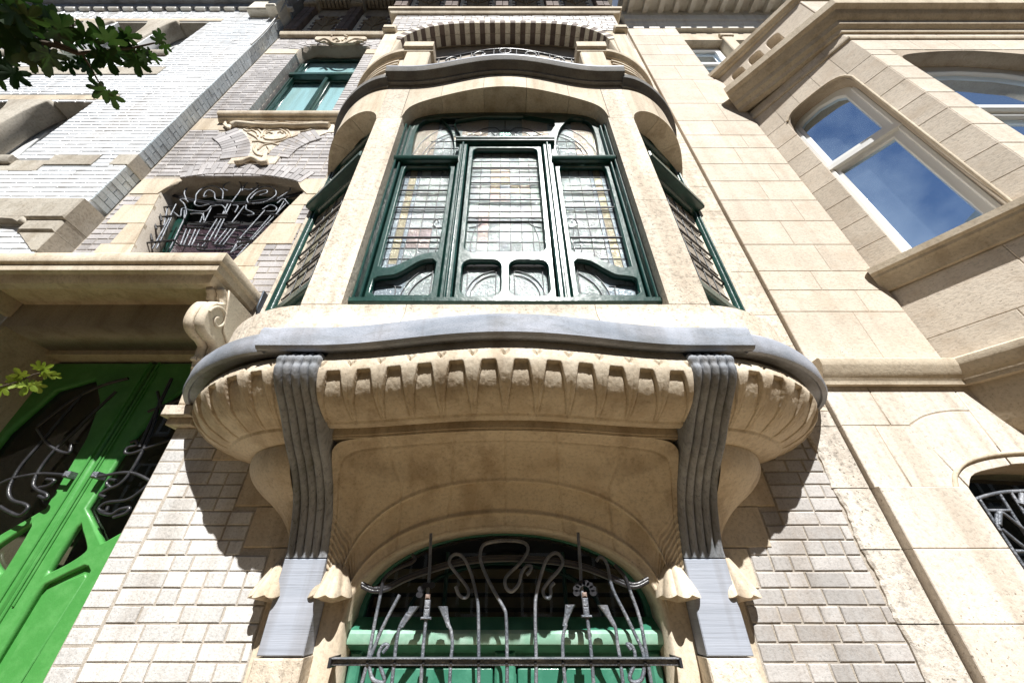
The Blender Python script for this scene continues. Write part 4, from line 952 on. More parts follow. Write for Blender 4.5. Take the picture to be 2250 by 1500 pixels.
curls = [[(860, 400), (830, 410), (840, 370), (880, 345), (930, 370), (940, 430), (1000, 445), (1100, 450)], [(1010, 430), (1010, 350), (930, 305), (830, 320), (760, 380), (750, 440), (740, 480), (790, 500), (880, 480)], [(1370, 395), (1440, 370), (1430, 345), (1340, 370), (1280, 430)], [(1260, 470), (1250, 430), (1300, 370), (1400, 310), (1500, 320), (1530, 380), (1480, 430), (1400, 465), (1300, 475)], [(1100, 460), (1180, 350), (1190, 290), (1150, 250), (1100, 260), (1030, 290), (1020, 330), (1060, 350)], [(1200, 350), (1230, 290), (1290, 250), (1350, 285), (1350, 310), (1280, 340), (1220, 335)], [(660, 440), (640, 370), (665, 325)], [(1540, 430), (1660, 350), (1665, 325)], [(640, 620), (660, 560), (640, 480), (600, 440), (640, 430), (680, 460)], [(540, 560), (600, 600), (620, 520), (700, 540), (840, 550), (900, 500)], [(700, 575), (760, 570), (820, 580), (830, 640)], [(1240, 490), (1240, 530), (1300, 560), (1310, 580), (1250, 590)], [(1400, 530), (1470, 490), (1530, 510), (1520, 545), (1440, 550)], [(1540, 470), (1600, 430), (1650, 480)], [(900, 500), (1000, 490), (1040, 540), (1020, 575)], [(1110, 490), (1160, 500), (1130, 560)]]
for P in curls: wires([z5b(P)], -.09, .0068, 'tendril', 'grey_iron', GR2, kind=None)
bars = [[(960, 620), (830, 830)], [(1000, 620), (880, 830)], [(1030, 620), (930, 820)], [(910, 500), (830, 660)], [(830, 560), (790, 660)], [(800, 700), (710, 880)], [(760, 700), (680, 880)], [(700, 720), (630, 880)], [(660, 720), (600, 880)], [(640, 540), (640, 620), (540, 830), (500, 910)], [(560, 480), (470, 660), (370, 840), (330, 910)], [(520, 600), (400, 850), (370, 910)], [(480, 500), (440, 690)], [(1090, 480), (1040, 580)], [(1060, 480), (1010, 580)], [(1220, 500), (1100, 660)], [(1150, 700), (1010, 880)], [(1110, 700), (970, 880)], [(1070, 700), (930, 870)], [(1420, 540), (1180, 810), (1090, 950)], [(1480, 590), (1290, 810), (1110, 940)], [(1640, 460), (1290, 830), (1150, 990)], [(1620, 430), (1540, 560)], [(1200, 820), (1100, 940)], [(860, 840), (800, 900)]]
for P in bars: tubes('grille_bar', [wire(z5b(P), -.10, sm=False)], .0068, 'grey_iron', GR2, res=1)
hz = [[(385, 515), (520, 500)], [(335, 610), (540, 590)], [(290, 700), (440, 690)], [(220, 860), (540, 825)], [(930, 605), (1050, 605)], [(960, 580), (1060, 580)], [(670, 705), (830, 705)], [(690, 680), (830, 680)], [(1040, 700), (1160, 700)], [(1060, 675), (1180, 672)], [(770, 830), (900, 835)], [(590, 875), (700, 890)], [(910, 870), (1020, 880)], [(730, 890), (860, 895)], [(1150, 815), (1320, 830)], [(1430, 685), (1460, 690)], [(1480, 580), (1560, 585)], [(1300, 835), (1150, 860)]]
for P in hz: tubes('cross_bar', [wire(z5b(P), -.09, sm=False)], .009, 'iron', GR2, res=1)
for P in ([(385, 515), (420, 640)], [(335, 610), (370, 720)], [(290, 700), (330, 830)], [(220, 860), (240, 905)]): tubes('stay_bar', [wire(z5b(P), -.09, sm=False)], .009, 'iron', GR2, res=1)

# ---- door canopy with its console
CN = part('door_canopy', H)
CP = [(0, 1.74), (.05, 1.742), (.07, 1.76), (.085, 1.79), (.12, 1.80), (.125, 1.85), (.145, 1.86), (.15, 1.875), (.15, 1.925), (.135, 1.95), (0, 1.965)]
cpl = [(-3.74, 0.1), (-3.74, -.31), (-2.055, -.31), (-2.055, 0.1)]
sweep('canopy_moulding', [(-2.055-1.69, .0)]+[(-3.745, -.31), (-2.055, -.31), (-2.055, 0.0)], CP, 'cream_stone', CN)
b = MB(); b.block(-3.74, -2.06, 1.865, 1.955, -.34, .31, 0.0); b.obj('canopy_slab', 'cream_stone', CN)
sweep('soffit_moulding', [(-3.74, .10), (-2.06, .10)], [(0, 1.70), (.04, 1.70), (.06, 1.72), (.07, 1.744), (0, 1.744)], 'trim_stone', CN)
cprof = [(-.02, .98), (.075, .98), (.085, 1.05), (.10, 1.16), (.135, 1.25), (.155, 1.33), (.16, 1.36), (.20, 1.375), (.26, 1.38), (.315, 1.40), (.35, 1.45), (.355, 1.53), (.335, 1.60), (.29, 1.635), (.27, 1.655), (.29, 1.67), (.30, 1.70), (.32, 1.71), (.33, 1.738), (-.02, 1.738)]
cprof_s = [(-.02, .98)]+smooth_pts(cprof[1:6], 3)+smooth_pts(cprof[6:15], 4)+cprof[15:]
plate('console', [cprof_s], 1.916, 1.983, 'cream_stone', CN, bevel=.014, mp=lambda u, v, w_: (-w_, -u, v))
plate('console', [cprof_s], 1.988, 2.055, 'cream_stone', CN, bevel=.014, mp=lambda u, v, w_: (-w_, -u, v))
plate('console_cheek', [[(0, 1.42), (.0, 1.736), (.30, 1.736), (.26, 1.66), (.22, 1.56), (.18, 1.47), (.10, 1.42)]], 1.90, 1.915, 'cream_stone', CN, bevel=.004, mp=lambda u, v, w_: (-w_, -u, v))
tubes('console_volute', [[(-1.912, -(.255+(.085-.0105*a)*math.cos(a)), 1.515+(.10-.0125*a)*math.sin(a)) for a in xr(0, 7.2, 40)]], .009, 'cream_stone', CN)
for k in range(3): 
    b = MB(); b.block(-2.045+.045*k, -2.012+.045*k, 1.262, 1.285, .12, .165, .006); b.obj('console_bead', 'cream_stone', CN)
for k in range(2): 
    b = MB(); b.block(-2.035+.06*k, -2.0+.06*k, 1.215, 1.232, .10, .14, .006); b.obj('console_bead', 'cream_stone', CN)
b = MB(); b.block(-2.10, -1.915, .905, .972, -.1, .10, .006); b.block(-2.08, -1.92, .862, .903, -.1, .055, .004); b.obj('impost_block', 'cream_rough', H)
plate('lead_flashing', [[(0, 1.95), (.06, 1.95), (.05, 1.80), (.0, 1.70)]], 1.868, 1.880, 'zinc', CN, mp=lambda u, v, w_: (-w_, -u, v))
b = MB(); b.block(-2.06, -1.91, .975, 1.74, -.44, -.02, .0); b.obj('door_jamb_stone', 'trim_stone', H)
b = MB(); b.block(-2.06, -2.045, -1.6, .86, -.44, -.065, .0); b.obj('door_jamb_stone', 'trim_stone', H)
b = MB(); b.block(-3.80, -3.745, -1.6, 1.66, -.50, -.01, .0); b.obj('door_jamb_stone', 'trim_stone', H)
b = MB(); b.block(-3.76, -2.05, 1.62, 1.70, -.50, -.34, .0); b.obj('door_lintel', 'trim_stone', H)

# ---- the green double door
DR = part('front_door', H)
dd = -.44
def Dp(P): return [at(x, y, dd) for x, y in P]
sx = -2.915
def mseam(P): return [(2*sx-x, z) for x, z in P][::-1]
bigp = Dp([(188, 1115), (223, 1191), (232, 1187), (270, 1163)])
gl = [bigp[0]] + [bigp[1], bigp[2], (-2.40, bigp[3][1]+.03), (-2.17, .10), (-2.13, .35), (-2.13, 1.0), (-2.25, 1.35), (-2.5, 1.45), (-2.66, 1.25), (-2.745, .95)]
smal = smooth_pts(Dp([(169, 1156), (178, 1166), (187, 1198), (183, 1212), (150, 1235), (112, 1254), (108, 1250)]), 3, True)
pan = Dp([(189, 1243), (195, 1252)])+[(-2.60, -.9), (-2.815, -.9)]+Dp([(84, 1296), (100, 1282), (150, 1258)])
zlow = -1.55
pan = [(-2.63, -1.0), (-2.60, zlow+.2), (-2.80, zlow+.2)]+Dp([(84, 1298), (98, 1283), (150, 1258), (183, 1243), (191, 1245), (195, 1254)])
lp2 = [(-2.56, -.30), (-2.45, -.33), (-2.30, -.55), (-2.2, -1.4), (-2.5, -1.4), (-2.55, -.6)]
for s, nm in ((1, 'door_leaf'), (-1, 'door_leaf')):
    f = (lambda P: P) if s > 0 else mseam
    L = part(nm, DR)
    ou = [(sx+.004, zlow), (-2.055, zlow), (-2.055, 1.6), (sx+.004, 1.6)]
    x = plate('leaf_frame', [f(ou), f(gl), f(smal), f(pan)], dd-.05, dd, 'door_green', DR, bevel=.012)
    pl = [(px_*.86+(-2.70)*.14, pz*.9+(-.75)*.1) for px_, pz in pan]
    plate('leaf_panel', [f(pan)], dd-.045, dd-.035, 'door_green', DR)
    plate('raised_panel', [f([(-2.655, -1.0), (-2.65, -1.3), (-2.775, -1.3)]+Dp([(103, 1303), (120, 1283), (183, 1258), (186, 1268)]))], dd-.036, dd-.012, 'door_green', DR, bevel=.008)
    plate('pane', [f([(-2.85, -.45), (-2.1, -.45), (-2.1, 1.5), (-2.85, 1.5)])], dd-.045, dd-.04, 'clear_glass', DR)
    bpy.data.objects.remove(L)
    wb = MB(); u0, u1 = sorted((f([(sx+.03, 0)])[0][0], f([(sx+.045, 0)])[0][0])); wb.block(u0, u1, zlow, 1.6, dd, dd+.014, .005); wb.obj('stile_bead', 'door_green', DR)
wb = MB(); wb.block(-2.86, -2.848, -.05, 1.5, dd, dd+.012, .004); wb.obj('stile_bead', 'door_green', DR)
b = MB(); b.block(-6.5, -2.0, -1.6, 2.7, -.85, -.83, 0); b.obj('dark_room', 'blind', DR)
DG = thing('door_grille', 'wrought iron vine grille over the glass of the green front door, curling at its feet', 'grille', (-2.9, .38, -.45))
z6 = lambda P: [(x*.2933, 860+y*.2933) for x, y in P]
vines = [[(520, 625), (300, 615), (100, 650), (0, 690)], [(740, 635), (960, 605), (1110, 660), (1200, 740)], [(870, 0), (700, 160), (560, 300), (400, 450), (300, 580), (250, 690), (290, 740), (350, 770), (340, 800), (290, 780)], [(290, 720), (370, 700), (405, 665), (350, 655)], [(640, 0), (480, 180), (320, 370), (170, 540), (100, 650), (65, 740), (90, 810), (180, 840), (210, 870), (150, 925), (70, 900), (0, 860)], [(1200, 60), (1150, 250), (1080, 420), (980, 600), (900, 690), (810, 730), (750, 770), (790, 790)], [(830, 720), (800, 690), (820, 660), (870, 665)], [(1170, 640), (1060, 740), (950, 810), (800, 830), (740, 880), (790, 900), (810, 860)], [(750, 900), (830, 920), (900, 880), (970, 870), (940, 910), (850, 940)], [(1360, 60), (1240, 100), (1110, 150)], [(1280, 360), (1110, 420), (1000, 460), (940, 460), (960, 420), (1030, 400), (1020, 370), (980, 380)], [(280, 280), (350, 380), (430, 440), (510, 460), (530, 430), (540, 390), (580, 375)], [(1180, 0), (1230, 180), (1290, 240)]]
for P in vines: wires([z6(P)], dd+.06, .0105, 'vine_bar', 'iron', DG, kind=None)
wires([[(x*.64, 540+y*.64) for x, y in P] for P in ([(440, 455), (350, 480), (250, 530), (130, 620)], [(590, 455), (540, 560), (480, 690)])], dd+.06, .012, 'vine_stem', 'iron', DG)
for x, y in ((538, 628), (745, 632)):
    p = at(x*.2933, 860+y*.2933, dd+.03); q = MB(); q.block(p[0]-.02, p[0]+.02, p[1]-.02, p[1]+.02, dd, dd+.075, .008); q.obj('fixing_boss', 'grey_iron', DG)

# ---- grille of the ground floor window
GR = thing('window_grille', 'wrought iron flower grille across the wide ground floor window beneath the bay', 'grille', (0, -.05, -1.2))
gd = .055
b = MB(); zr = at(0, 1452, gd)[1]
b.block(-.765, .765, zr-.014, zr+.014, gd-.012, gd+.012, .003); b.block(-.765, .765, zr+.010, zr+.014, gd+.012, gd+.03, .001); b.obj('cross_rail', 'grey_iron', GR)
for x in (-.765, .765): one_block('rail_end', 'iron', GR, x-.006, x+.006, zr-.02, zr+.016, -.03, gd+.032, .002)
BARS = [[(836, 1306), (822, 1375), (809, 1447), (795, 1500)], [(878, 1306), (843, 1373), (822, 1423), (812, 1450), (817, 1488), (834, 1498), (845, 1494), (836, 1464), (832, 1435), (843, 1416), (853, 1418), (841, 1433)], [(896, 1346), (879, 1375), (871, 1411), (867, 1447), (861, 1500)], [(947, 1171), (944, 1250), (940, 1300), (936, 1360), (932, 1400), (928, 1447), (925, 1500)], [(982, 1366), (991, 1385), (994, 1416), (991, 1447), (988, 1500)], [(1001, 1287), (1008, 1305), (1021, 1313), (1030, 1303), (1023, 1284), (994, 1248), (987, 1231), (999, 1217), (1018, 1224), (1035, 1260), (1047, 1308), (1051, 1344), (1052, 1447), (1052, 1500)], [(1114, 1500), (1114, 1445), (1112, 1356), (1105, 1332), (1078, 1284), (1057, 1236), (1057, 1207), (1069, 1193), (1110, 1187), (1150, 1191), (1160, 1208), (1143, 1236), (1112, 1267), (1112, 1290), (1125, 1298), (1140, 1282), (1146, 1258), (1157, 1243), (1167, 1243), (1165, 1253), (1157, 1262)], [(1178, 1500), (1178, 1445), (1176, 1356), (1178, 1308), (1191, 1255), (1203, 1226), (1220, 1214), (1234, 1224), (1234, 1243), (1208, 1274), (1194, 1294), (1196, 1308), (1206, 1313), (1210, 1303), (1210, 1289), (1218, 1279)], [(1244, 1370), (1237, 1399), (1237, 1445), (1242, 1500)], [(1270, 1169), (1275, 1240), (1278, 1294), (1290, 1356), (1296, 1404), (1300, 1445), (1304, 1500)], [(1338, 1349), (1352, 1378), (1357, 1416), (1362, 1445), (1369, 1500)], [(1310, 1232), (1320, 1222), (1334, 1240), (1345, 1290), (1372, 1345), (1395, 1392), (1414, 1437), (1412, 1486), (1395, 1498), (1383, 1488), (1393, 1459), (1395, 1435), (1388, 1418), (1378, 1414), (1386, 1426)], [(1384, 1296), (1405, 1356), (1417, 1416), (1422, 1445), (1431, 1500)]]
for P in BARS:
    w_ = wire(P, gd, 4)
    a, c = P[-1], P[-2]
    if a[1] >= 1495 and a[1] != 1498:
        e = w_[-1]; w_.append((e[0], e[1], e[2]-.5))
    elif P[0][1] >= 1495: e = w_[0]; w_ = [(e[0], e[1], e[2]-.5)]+w_
    tubes('grille_bar', [w_], .0083, 'grey_iron', GR, res=1)
for k, off in enumerate((0, 6)):
    tubes('arched_rail', [wire([(1424, 1270+off), (1400, 1282+off), (1378, 1280+off), (1335, 1262+off), (1275, 1240+off), (1200, 1228+off), (1110, 1223+off), (1020, 1230+off), (950, 1247+off), (890, 1268+off), (850, 1288+off), (820, 1292+off), (795, 1281+off)], gd-.02, 5)], .010, 'iron', GR)
for P in ([(836, 1306), (845, 1270), (870, 1250), (905, 1235), (912, 1225), (905, 1218)], [(1384, 1296), (1372, 1265), (1350, 1240)]): tubes('grille_bar', [wire(P, gd-.01, 5)], .009, 'iron', GR, res=1)
def trumpet(px, py, lean):
    x, z = at(px, py, gd); b = MB(); n = 8; V = []
    for t in range(5):
        r = .010+.014*(t/4)**1.6
        for k in range(n): a = 2*math.pi*k/n; V.append((x+lean*t*.018+r*math.cos(a), -gd+r*.6*math.sin(a), z+t*.02))
    b.add(V, [(t*n+k, t*n+(k+1) % n, (t+1)*n+(k+1) % n, (t+1)*n+k) for t in range(4) for k in range(n)]+[tuple(range(n)), tuple(4*n+k for k in range(n))])
    b.obj('iron_trumpet', 'grey_iron', GR, smooth='auto')
for p in ((882, 1378, .7), (986, 1378, -.5), (1240, 1374, .5), (1350, 1375, -.6)): trumpet(*p)
def flower(px, py, full):
    x, z = at(px, py, gd); b = MB()
    for k in range(8 if full else 4):
        a = math.radians(200*(k/7)-10) if full else math.radians(70+40*k)
        cx, cz = x+.040*math.cos(a), z+.035+.034*math.sin(a)
        P = [(cx+.017*math.cos(t), -gd-.012-.012*math.sin(s_)*1.0, cz+.013*math.sin(t)) for s_ in (0, 1.2) for t in xr(0, 5.5, 7)]
        m = MB(); m.add(P, [(i, (i+1) % 8, 8+(i+1) % 8, 8+i) for i in range(8)]+[tuple(range(8)), tuple(range(8, 16))]); m.obj('petal', 'iron', GR, smooth='auto')
    for zc in (-.01, -.045): b.block(x-.013, x+.013, z+zc-.015, z+zc+.02, gd-.012, gd+.016, .005)
    b.block(x-.024, x+.024, z-.066, z-.056, gd-.01, gd+.018, .004)
    b.obj('flower_cup', 'grey_iron', GR)
    q = MB(); q.block(x-.012, x+.010, z+.012, z+.032, gd, gd+.02, .006); q.obj('flower_heart', 'rust', GR)
flower(940, 1322, False); flower(1285, 1318, True)
rv = MB()
for px in (805, 865, 929, 990, 1051, 1113, 1177, 1238, 1300, 1361, 1420):
    x, z = at(px, 1455, gd+.03); rv.block(x-.006, x+.006, zr-.010, zr+.002, gd+.010, gd+.018, .003)
rv.obj('rivet', 'iron', GR, kind='stuff')
# ------------------------------------------------------------------ white brick house on the left
WH = thing('white_brick_house', 'white glazed brick house with stone bands at the left', 'house', (-6, -.16, GZ))
fd = .165
def L(P): return [at(x, y, fd) for x, y in P]
# openings (x0, x1, z0, z1)
OPN = [(-5.62, -4.97, 3.66, 4.93), (-6.55, -5.80, 3.66, 4.93), (-5.50, -4.88, 6.45, 7.80), (-6.38, -5.74, 6.45, 7.80), (-7.75, -6.95, 6.45, 7.80), (-7.9, -7.2, 3.66, 4.93)]
plate('core_wall', [[(-14, GZ), (-3.785, GZ), (-3.785, 9.5), (-14, 9.5)]]+[[(a, c), (a, d), (b_, d), (b_, c)] for a, b_, c, d in OPN], -.12, fd-.006, 'white_mortar', WH)
def wspans(z):
    hs = [(a, b_) for a, b_, c, d in OPN if c < z < d]
    for (a, b_, c, d) in ((-9, -3.77, 2.65, 2.93), (-9, -4.60, 3.42, 3.62), (-4.605, -4.12, 3.53, 3.72), (-9, -4.63, 5.70, 5.95), (-9, -4.75, 4.95, 5.09), (-9, -4.7, 7.82, 7.95)):
        if c < z < d: hs.append((a, b_))
    return subtract([(-8.6, -3.775)], hs)
lay(WH, 'white_brick', wspans, 2.24, 8.5, .0702, fd-.02, fd, singles=160, long=.22, seed=21, jit=.0003)
for (a, b_, c, d, nm) in ((-8.6, -4.605, 3.425, 3.615, 'old_stone'), (-4.60, -4.13, 3.535, 3.715, 'old_stone'), (-8.6, -4.635, 5.705, 5.945, 'old_stone'), (-8.6, -4.755, 4.955, 5.085, 'trim_stone'), (-8.6, -4.705, 7.825, 7.945, 'trim_stone')):
    one_block('stone_band', nm, WH, a, b_, c, d, fd-.03, fd+.004, .004)
# corner return seen from the side: courses of grey green brick
rt = MB(); z = 1.99; row = 0; rr = random.Random(5)
while z < 8.4:
    ys = [-fd+.002, -.08, .0] if row % 2 else [-fd+.002, -.0]
    for a, b_ in zip(ys, ys[1:]):
        if 3.52 < z+.035 < 3.73 or 2.62 < z+.035 < 2.95: continue
        X0, X1 = -3.80, -3.765+rr.uniform(-.002, .002)
        y0, y1, a0, a1 = a+.004, b_-.004, z+.004, z+.0662
        rt.add([(X0,y0,a0),(X0,y1,a0),(X0,y1,a1),(X0,y0,a1),(X1,y0,a0),(X1,y1,a0),(X1,y1,a1),(X1,y0,a1)], [(0,1,5,4),(1,2,6,5),(2,3,7,6),(3,0,4,7),(4,5,6,7)])
    z += .0702; row += 1
rt.obj('corner_brickwork', 'pier_brick', WH, kind='stuff')
one_block('corner_stone', 'old_stone', WH, -3.95, -3.757, 3.53, 3.72, -.01, fd+.006, .006)
# projecting stone shelf with corbels at the bottom
one_block('stone_shelf', 'old_stone', WH, -6.0, -3.757, 2.65, 2.925, -.01, fd+.05, .012)
one_block('shelf_corbel', 'old_stone', WH, -4.08, -3.76, 2.50, 2.647, -.01, fd+.03, .02)
one_block('shelf_corbel', 'old_stone', WH, -5.0, -4.42, 2.50, 2.647, -.01, fd+.08, .03)
b = MB(); b.quadblock([(-4.06, 2.498), (-3.80, 2.28), (-3.76, 2.28), (-3.76, 2.498)], -.01, fd+.01, .005); b.obj('shelf_foot', 'old_stone', WH)
plate('shelf_arch', [[(-4.42, 2.646), (-4.08, 2.646), (-4.08, 2.58), (-4.15, 2.615), (-4.25, 2.625), (-4.35, 2.615), (-4.42, 2.58)]], 0.0, fd+.06, 'old_stone', WH)
# windows
for (a, b_, c, d) in OPN:
    Wn = part('sash_window', WH)
    plate('window_frame', [[(a-.02, c-.02), (b_+.02, c-.02), (b_+.02, d+.02), (a-.02, d+.02)], [(a+.07, c+.07), (b_-.07, c+.07), (b_-.07, c+.95), (a+.07, c+.95)], [(a+.07, c+1.03), (b_-.07, c+1.03), (b_-.07, d-.03), (a+.07, d-.03)]], -.11, -.05, 'white_frame', Wn, bevel=.01)
    one_block('pane', 'dark_glass', Wn, a+.03, b_-.03, c+.03, d-.01, -.10, -.095, 0)
    one_block('reveal_head', 'old_stone', Wn, a, b_, d-.03, d+.0, -.04, fd-.01, .003)
    sweep('window_sill', [(a-.05, -fd), (b_+.05, -fd)], [(-.2, c-.12), (.03, c-.12), (.05, c-.09), (.05, c-.03), (-.2, c)], 'old_stone', WH)
# arched stone mullions between the paired windows
for (x, c, d) in ((-5.71, 3.66, 4.93), (-5.62, 6.45, 7.80), (-6.66, 6.45, 7.8)):
    q = [(x-.10, c), (x+.10, c), (x+.11, c+.7), (x+.16, d-.25), (x+.26, d-.02), (x-.26, d-.02), (x-.16, d-.25), (x-.11, c+.7)]
    plate('arched_mullion', [smooth_pts(q[1:5], 4)+smooth_pts(q[5:], 4)+[q[0]]], -.03, fd+.03, 'old_stone', WH, bevel=.012)
# cornice at the top
sweep('eaves_cornice', [(-9, -fd), (-3.775, -fd)], [(0, 8.40), (.05, 8.41), (.06, 8.50), (.12, 8.52), (.13, 8.62), (.30, 8.66), (.32, 8.80), (0, 8.9)], 'blue_stone', WH)
b = MB()
for k in range(20): b.block(-8.6+.25*k, -8.43+.25*k, 8.33, 8.40, fd-.01, fd+.05, .006)
b.obj('dentil_course', 'white_paint', WH, kind='stuff')
one_block('corner_corbel', 'ivory_brick', WH, -4.30, -3.95, 8.02, 8.38, fd, fd+.12, .02); one_block('corner_corbel', 'ivory_brick', WH, -3.93, -3.76, 7.95, 8.36, -.01, fd+.18, .02)
CB = tubes('cable', [[(-3.72, -.30, 8.4), (-3.79, -.20, 7.9), (-3.76, -.19, 7.4), (-3.755, -.185, 7.0), (-3.75, -.19, 6.7)]], .012, 'cable_grey', None)
CB['label'] = 'thin grey cable hanging down the brick corner below the eaves at the top left'; CB['category'] = 'cable'

# ------------------------------------------------------------------ pale stone house on the right
SH = thing('stone_house', 'pale ashlar stone house with an angled oriel at the right', 'house', (4, 0, GZ))
XL, XO, sO = 2.078, 3.02, .584
yO = -1.376*sO
z0s = [GZ, -1.05, -.62]+[zat(y) for y in (1370, 1207, 1073, 938)]
zc0, zc1 = 1.135, 1.305
rw = z0s[:]
core = [(XL+.012, GZ), (8, GZ), (8, 5.9), (2.905, 5.9), (2.905, 8.15), (XL+.012, 8.15)]
wl_, wt = 2.575, .60
lowwin = [(wl_, -.95), (wl_, .33)]+smooth_pts([(wl_+.0, .35), (wl_+.03, .50), (wl_+.12, .575), (wl_+.35, .625), (wl_+.6, .64)], 4)+[(3.9, .60), (3.9, -.95)]
plate('core_wall', [core, lowwin], -.35, .008, 'grey_mortar', SH)
m = MB(); m.block(XL+.004, XO-.002, zc1-.01, 5.9, .0085, .0262, 0); m.block(XL+.004, 2.90, 5.9005, 8.14, .0085, .0262, 0); m.block(XL+.004, 2.50, z0s[5]+.003, zc0, .0085, .0225, 0); m.block(2.502, 3.3, .74, zc0, .0085, .0225, 0); m.block(XL+.004, wl_-.003, GZ, z0s[5], .0085, .048, 0); m.obj('joint_mortar', 'grey_mortar', SH, kind='stuff')
def blk(x0, x1, a, b_, w1, name='stone_block', mat='ashlar'):
    if a < 1.1: mat = 'ashlar_light'
    return one_block(name, mat, SH, x0+.0012, x1-.0012, a+.0012, b_-.0012, -.03, w1, .004)
low = .052
blk(XL, wl_, z0s[0], z0s[1], low); blk(XL, wl_, z0s[1], z0s[2], low)
for a, b_ in zip(z0s[2:], z0s[3:]):
    if b_ <= z0s[5]+.001: blk(XL, wl_-.001, a, b_, low if b_ < z0s[5]+.01 else .03)
# row beside and above the arch
za, zb = z0s[5], z0s[6]
blk(XL, 2.283, za, zb, .026)
plate('stone_block', [[(2.288, za+.003), (wl_-.002, za+.003), (wl_-.0, .35), (wl_+.03, .50), (2.508, zb-.003), (2.288, zb-.003)]], -.03, .026, 'ashlar_light', SH, bevel=.004)
ext = [at(1992, 936), at(2025, 917), at(2073, 907), at(2121, 906)]
vs = [(2.945, ext[-1][1]+.0)]
plate('arch_stone', [[(wl_+.034, .503)]+smooth_pts([(wl_+.034, .505), (wl_+.12, .577), (wl_+.362, .627)], 4)[1:]+[(2.938, .627+.0), (2.938, ext[-1][1]-.004)]+[(x, z-.004) for x, z in smooth_pts(ext, 4)[::-1][1:]]], -.03, .026, 'ashlar_light', SH, bevel=.004)
plate('arch_stone', [[(2.944, .63), (3.30, .655), (3.36, 1.1), (3.36, zc0), (2.944, zc0)]], -.03, .026, 'ashlar_light', SH, bevel=.004)
plate('arch_stone', [[(3.305, .655), (3.80, .64), (3.80, zc0), (3.366, zc0)]], -.03, .026, 'ashlar_light', SH, bevel=.004)
tubes('arch_moulding', [[(x, -.03, z) for x, z in smooth_pts([(wl_-.05, .50), (wl_+.0, .575), (wl_+.12, .645), (wl_+.35, .69), (wl_+.7, .70), (3.9, .68)], 6)]], .012, 'trim_stone', SH)
blk(XL, 2.382, zb, zc0, .026)
plate('stone_block', [[(2.387, zb+.003)]+[(2.503, zb+.003)]+[(x, z+.003) for x, z in smooth_pts(ext, 4)]+[(2.939, ext[-1][1]), (2.939, zc0-.003), (2.387, zc0-.003)]], -.03, .026, 'ashlar_light', SH, bevel=.004)
# ashlar above the string course
ys = [643, 601, 543, 491, 446, 404, 366, 331, 303, 271, 233, 180, 150, 126, 104, 84, 68]
zz = [zc1]+[zat(y+50) for y in (640,)]+[zat(y) for y in ys]+[8.15]
zz = sorted(set([z for z in zz if z >= zc1]))
joints = {0: 2.62, 1: 2.75, 2: 2.50, 3: 2.68, 4: 2.52, 5: 2.76, 6: 2.56, 7: 2.80, 8: 2.54, 9: 2.72, 10: 2.5, 11: 2.7, 12: 2.6}
for k, (a, b_) in enumerate(zip(zz, zz[1:])):
    right = XO if a < 5.9 else 2.91
    j = joints.get(k, 2.4+.35*((k*7) % 5)/5)
    blk(XL, j, a, b_, .03); blk(j, right, a, b_, .03)
# string courses following the oriel
Y0 = 0.0
path = [(XL+.0, -.03), (XO, -.03), (XO+sO, yO), (6.2, yO)]
path_in = [(XO-.10, -.02), (XO+sO-.0, yO), (6.2, yO)]
STR = [(-.05, zc0), (.03, zc0), (.035, zc0+.03), (.05, zc0+.045), (.07, zc0+.075), (.085, zc0+.11), (.09, zc0+.12), (.09, zc1-.01), (.08, zc1), (-.05, zc1)]
sweep('string_course', path, STR, 'trim_stone', SH)
# oriel body
n_o = Vector((-.809, -.588, 0)); e_o = Vector((.588, -.809, 0)); B_o = Vector((XO, 0, 0)); LO = .993
omp = lambda u, v, w_: tuple(B_o+e_o*u+n_o*w_+Vector((0, 0, v)))
fmp = lambda u, v, w_: (u, yO-w_, v)
def opx(P):
    out = []
    for x, y in P:
        p = atp(x, y, B_o, n_o); out.append(((p-B_o).dot(e_o), p.z))
    return out
ow = opx([(1717, 268), (1722, 256), (1750, 222), (1790, 195), (1835, 175), (1853, 172), (1866, 176)])
owin = [(ow[0][0]+.02, 2.17), (ow[-1][0]+.03, 2.17), (ow[-1][0]+.03, 4.25)]+ow[::-1]+[(ow[0][0]+.01, 4.3)]
ou0, ou1 = .225, .785
def hv(u):
    q = abs((u-(ou0+ou1)/2)/((ou1-ou0)/2)); return 4.22+0.23*max(0, 1-min(1, q)**3.5)**0.4
owin = [(ou0, 2.17), (ou1, 2.17)]+[(u, hv(u)) for u in xr(ou1, ou0, 24)]
plate('oriel_core', [[(0, 1.31), (LO, 1.31), (LO, 4.95), (0, 4.95)], owin], -.26, -.004, 'grey_mortar', SH, mp=omp)
fwin = [(3.86, 2.17), (5.4, 2.17), (5.4, 4.2)]+smooth_pts([(5.3, 4.36), (4.9, 4.46), (4.6, 4.5), (4.2, 4.46), (3.92, 4.38), (3.86, 4.25)], 4)
plate('oriel_core_front', [[(XO+sO+.0, 1.31), (6.2, 1.31), (6.2, 4.95), (XO+sO, 4.95)], fwin], -.24, -.004, 'grey_mortar', SH, mp=fmp)
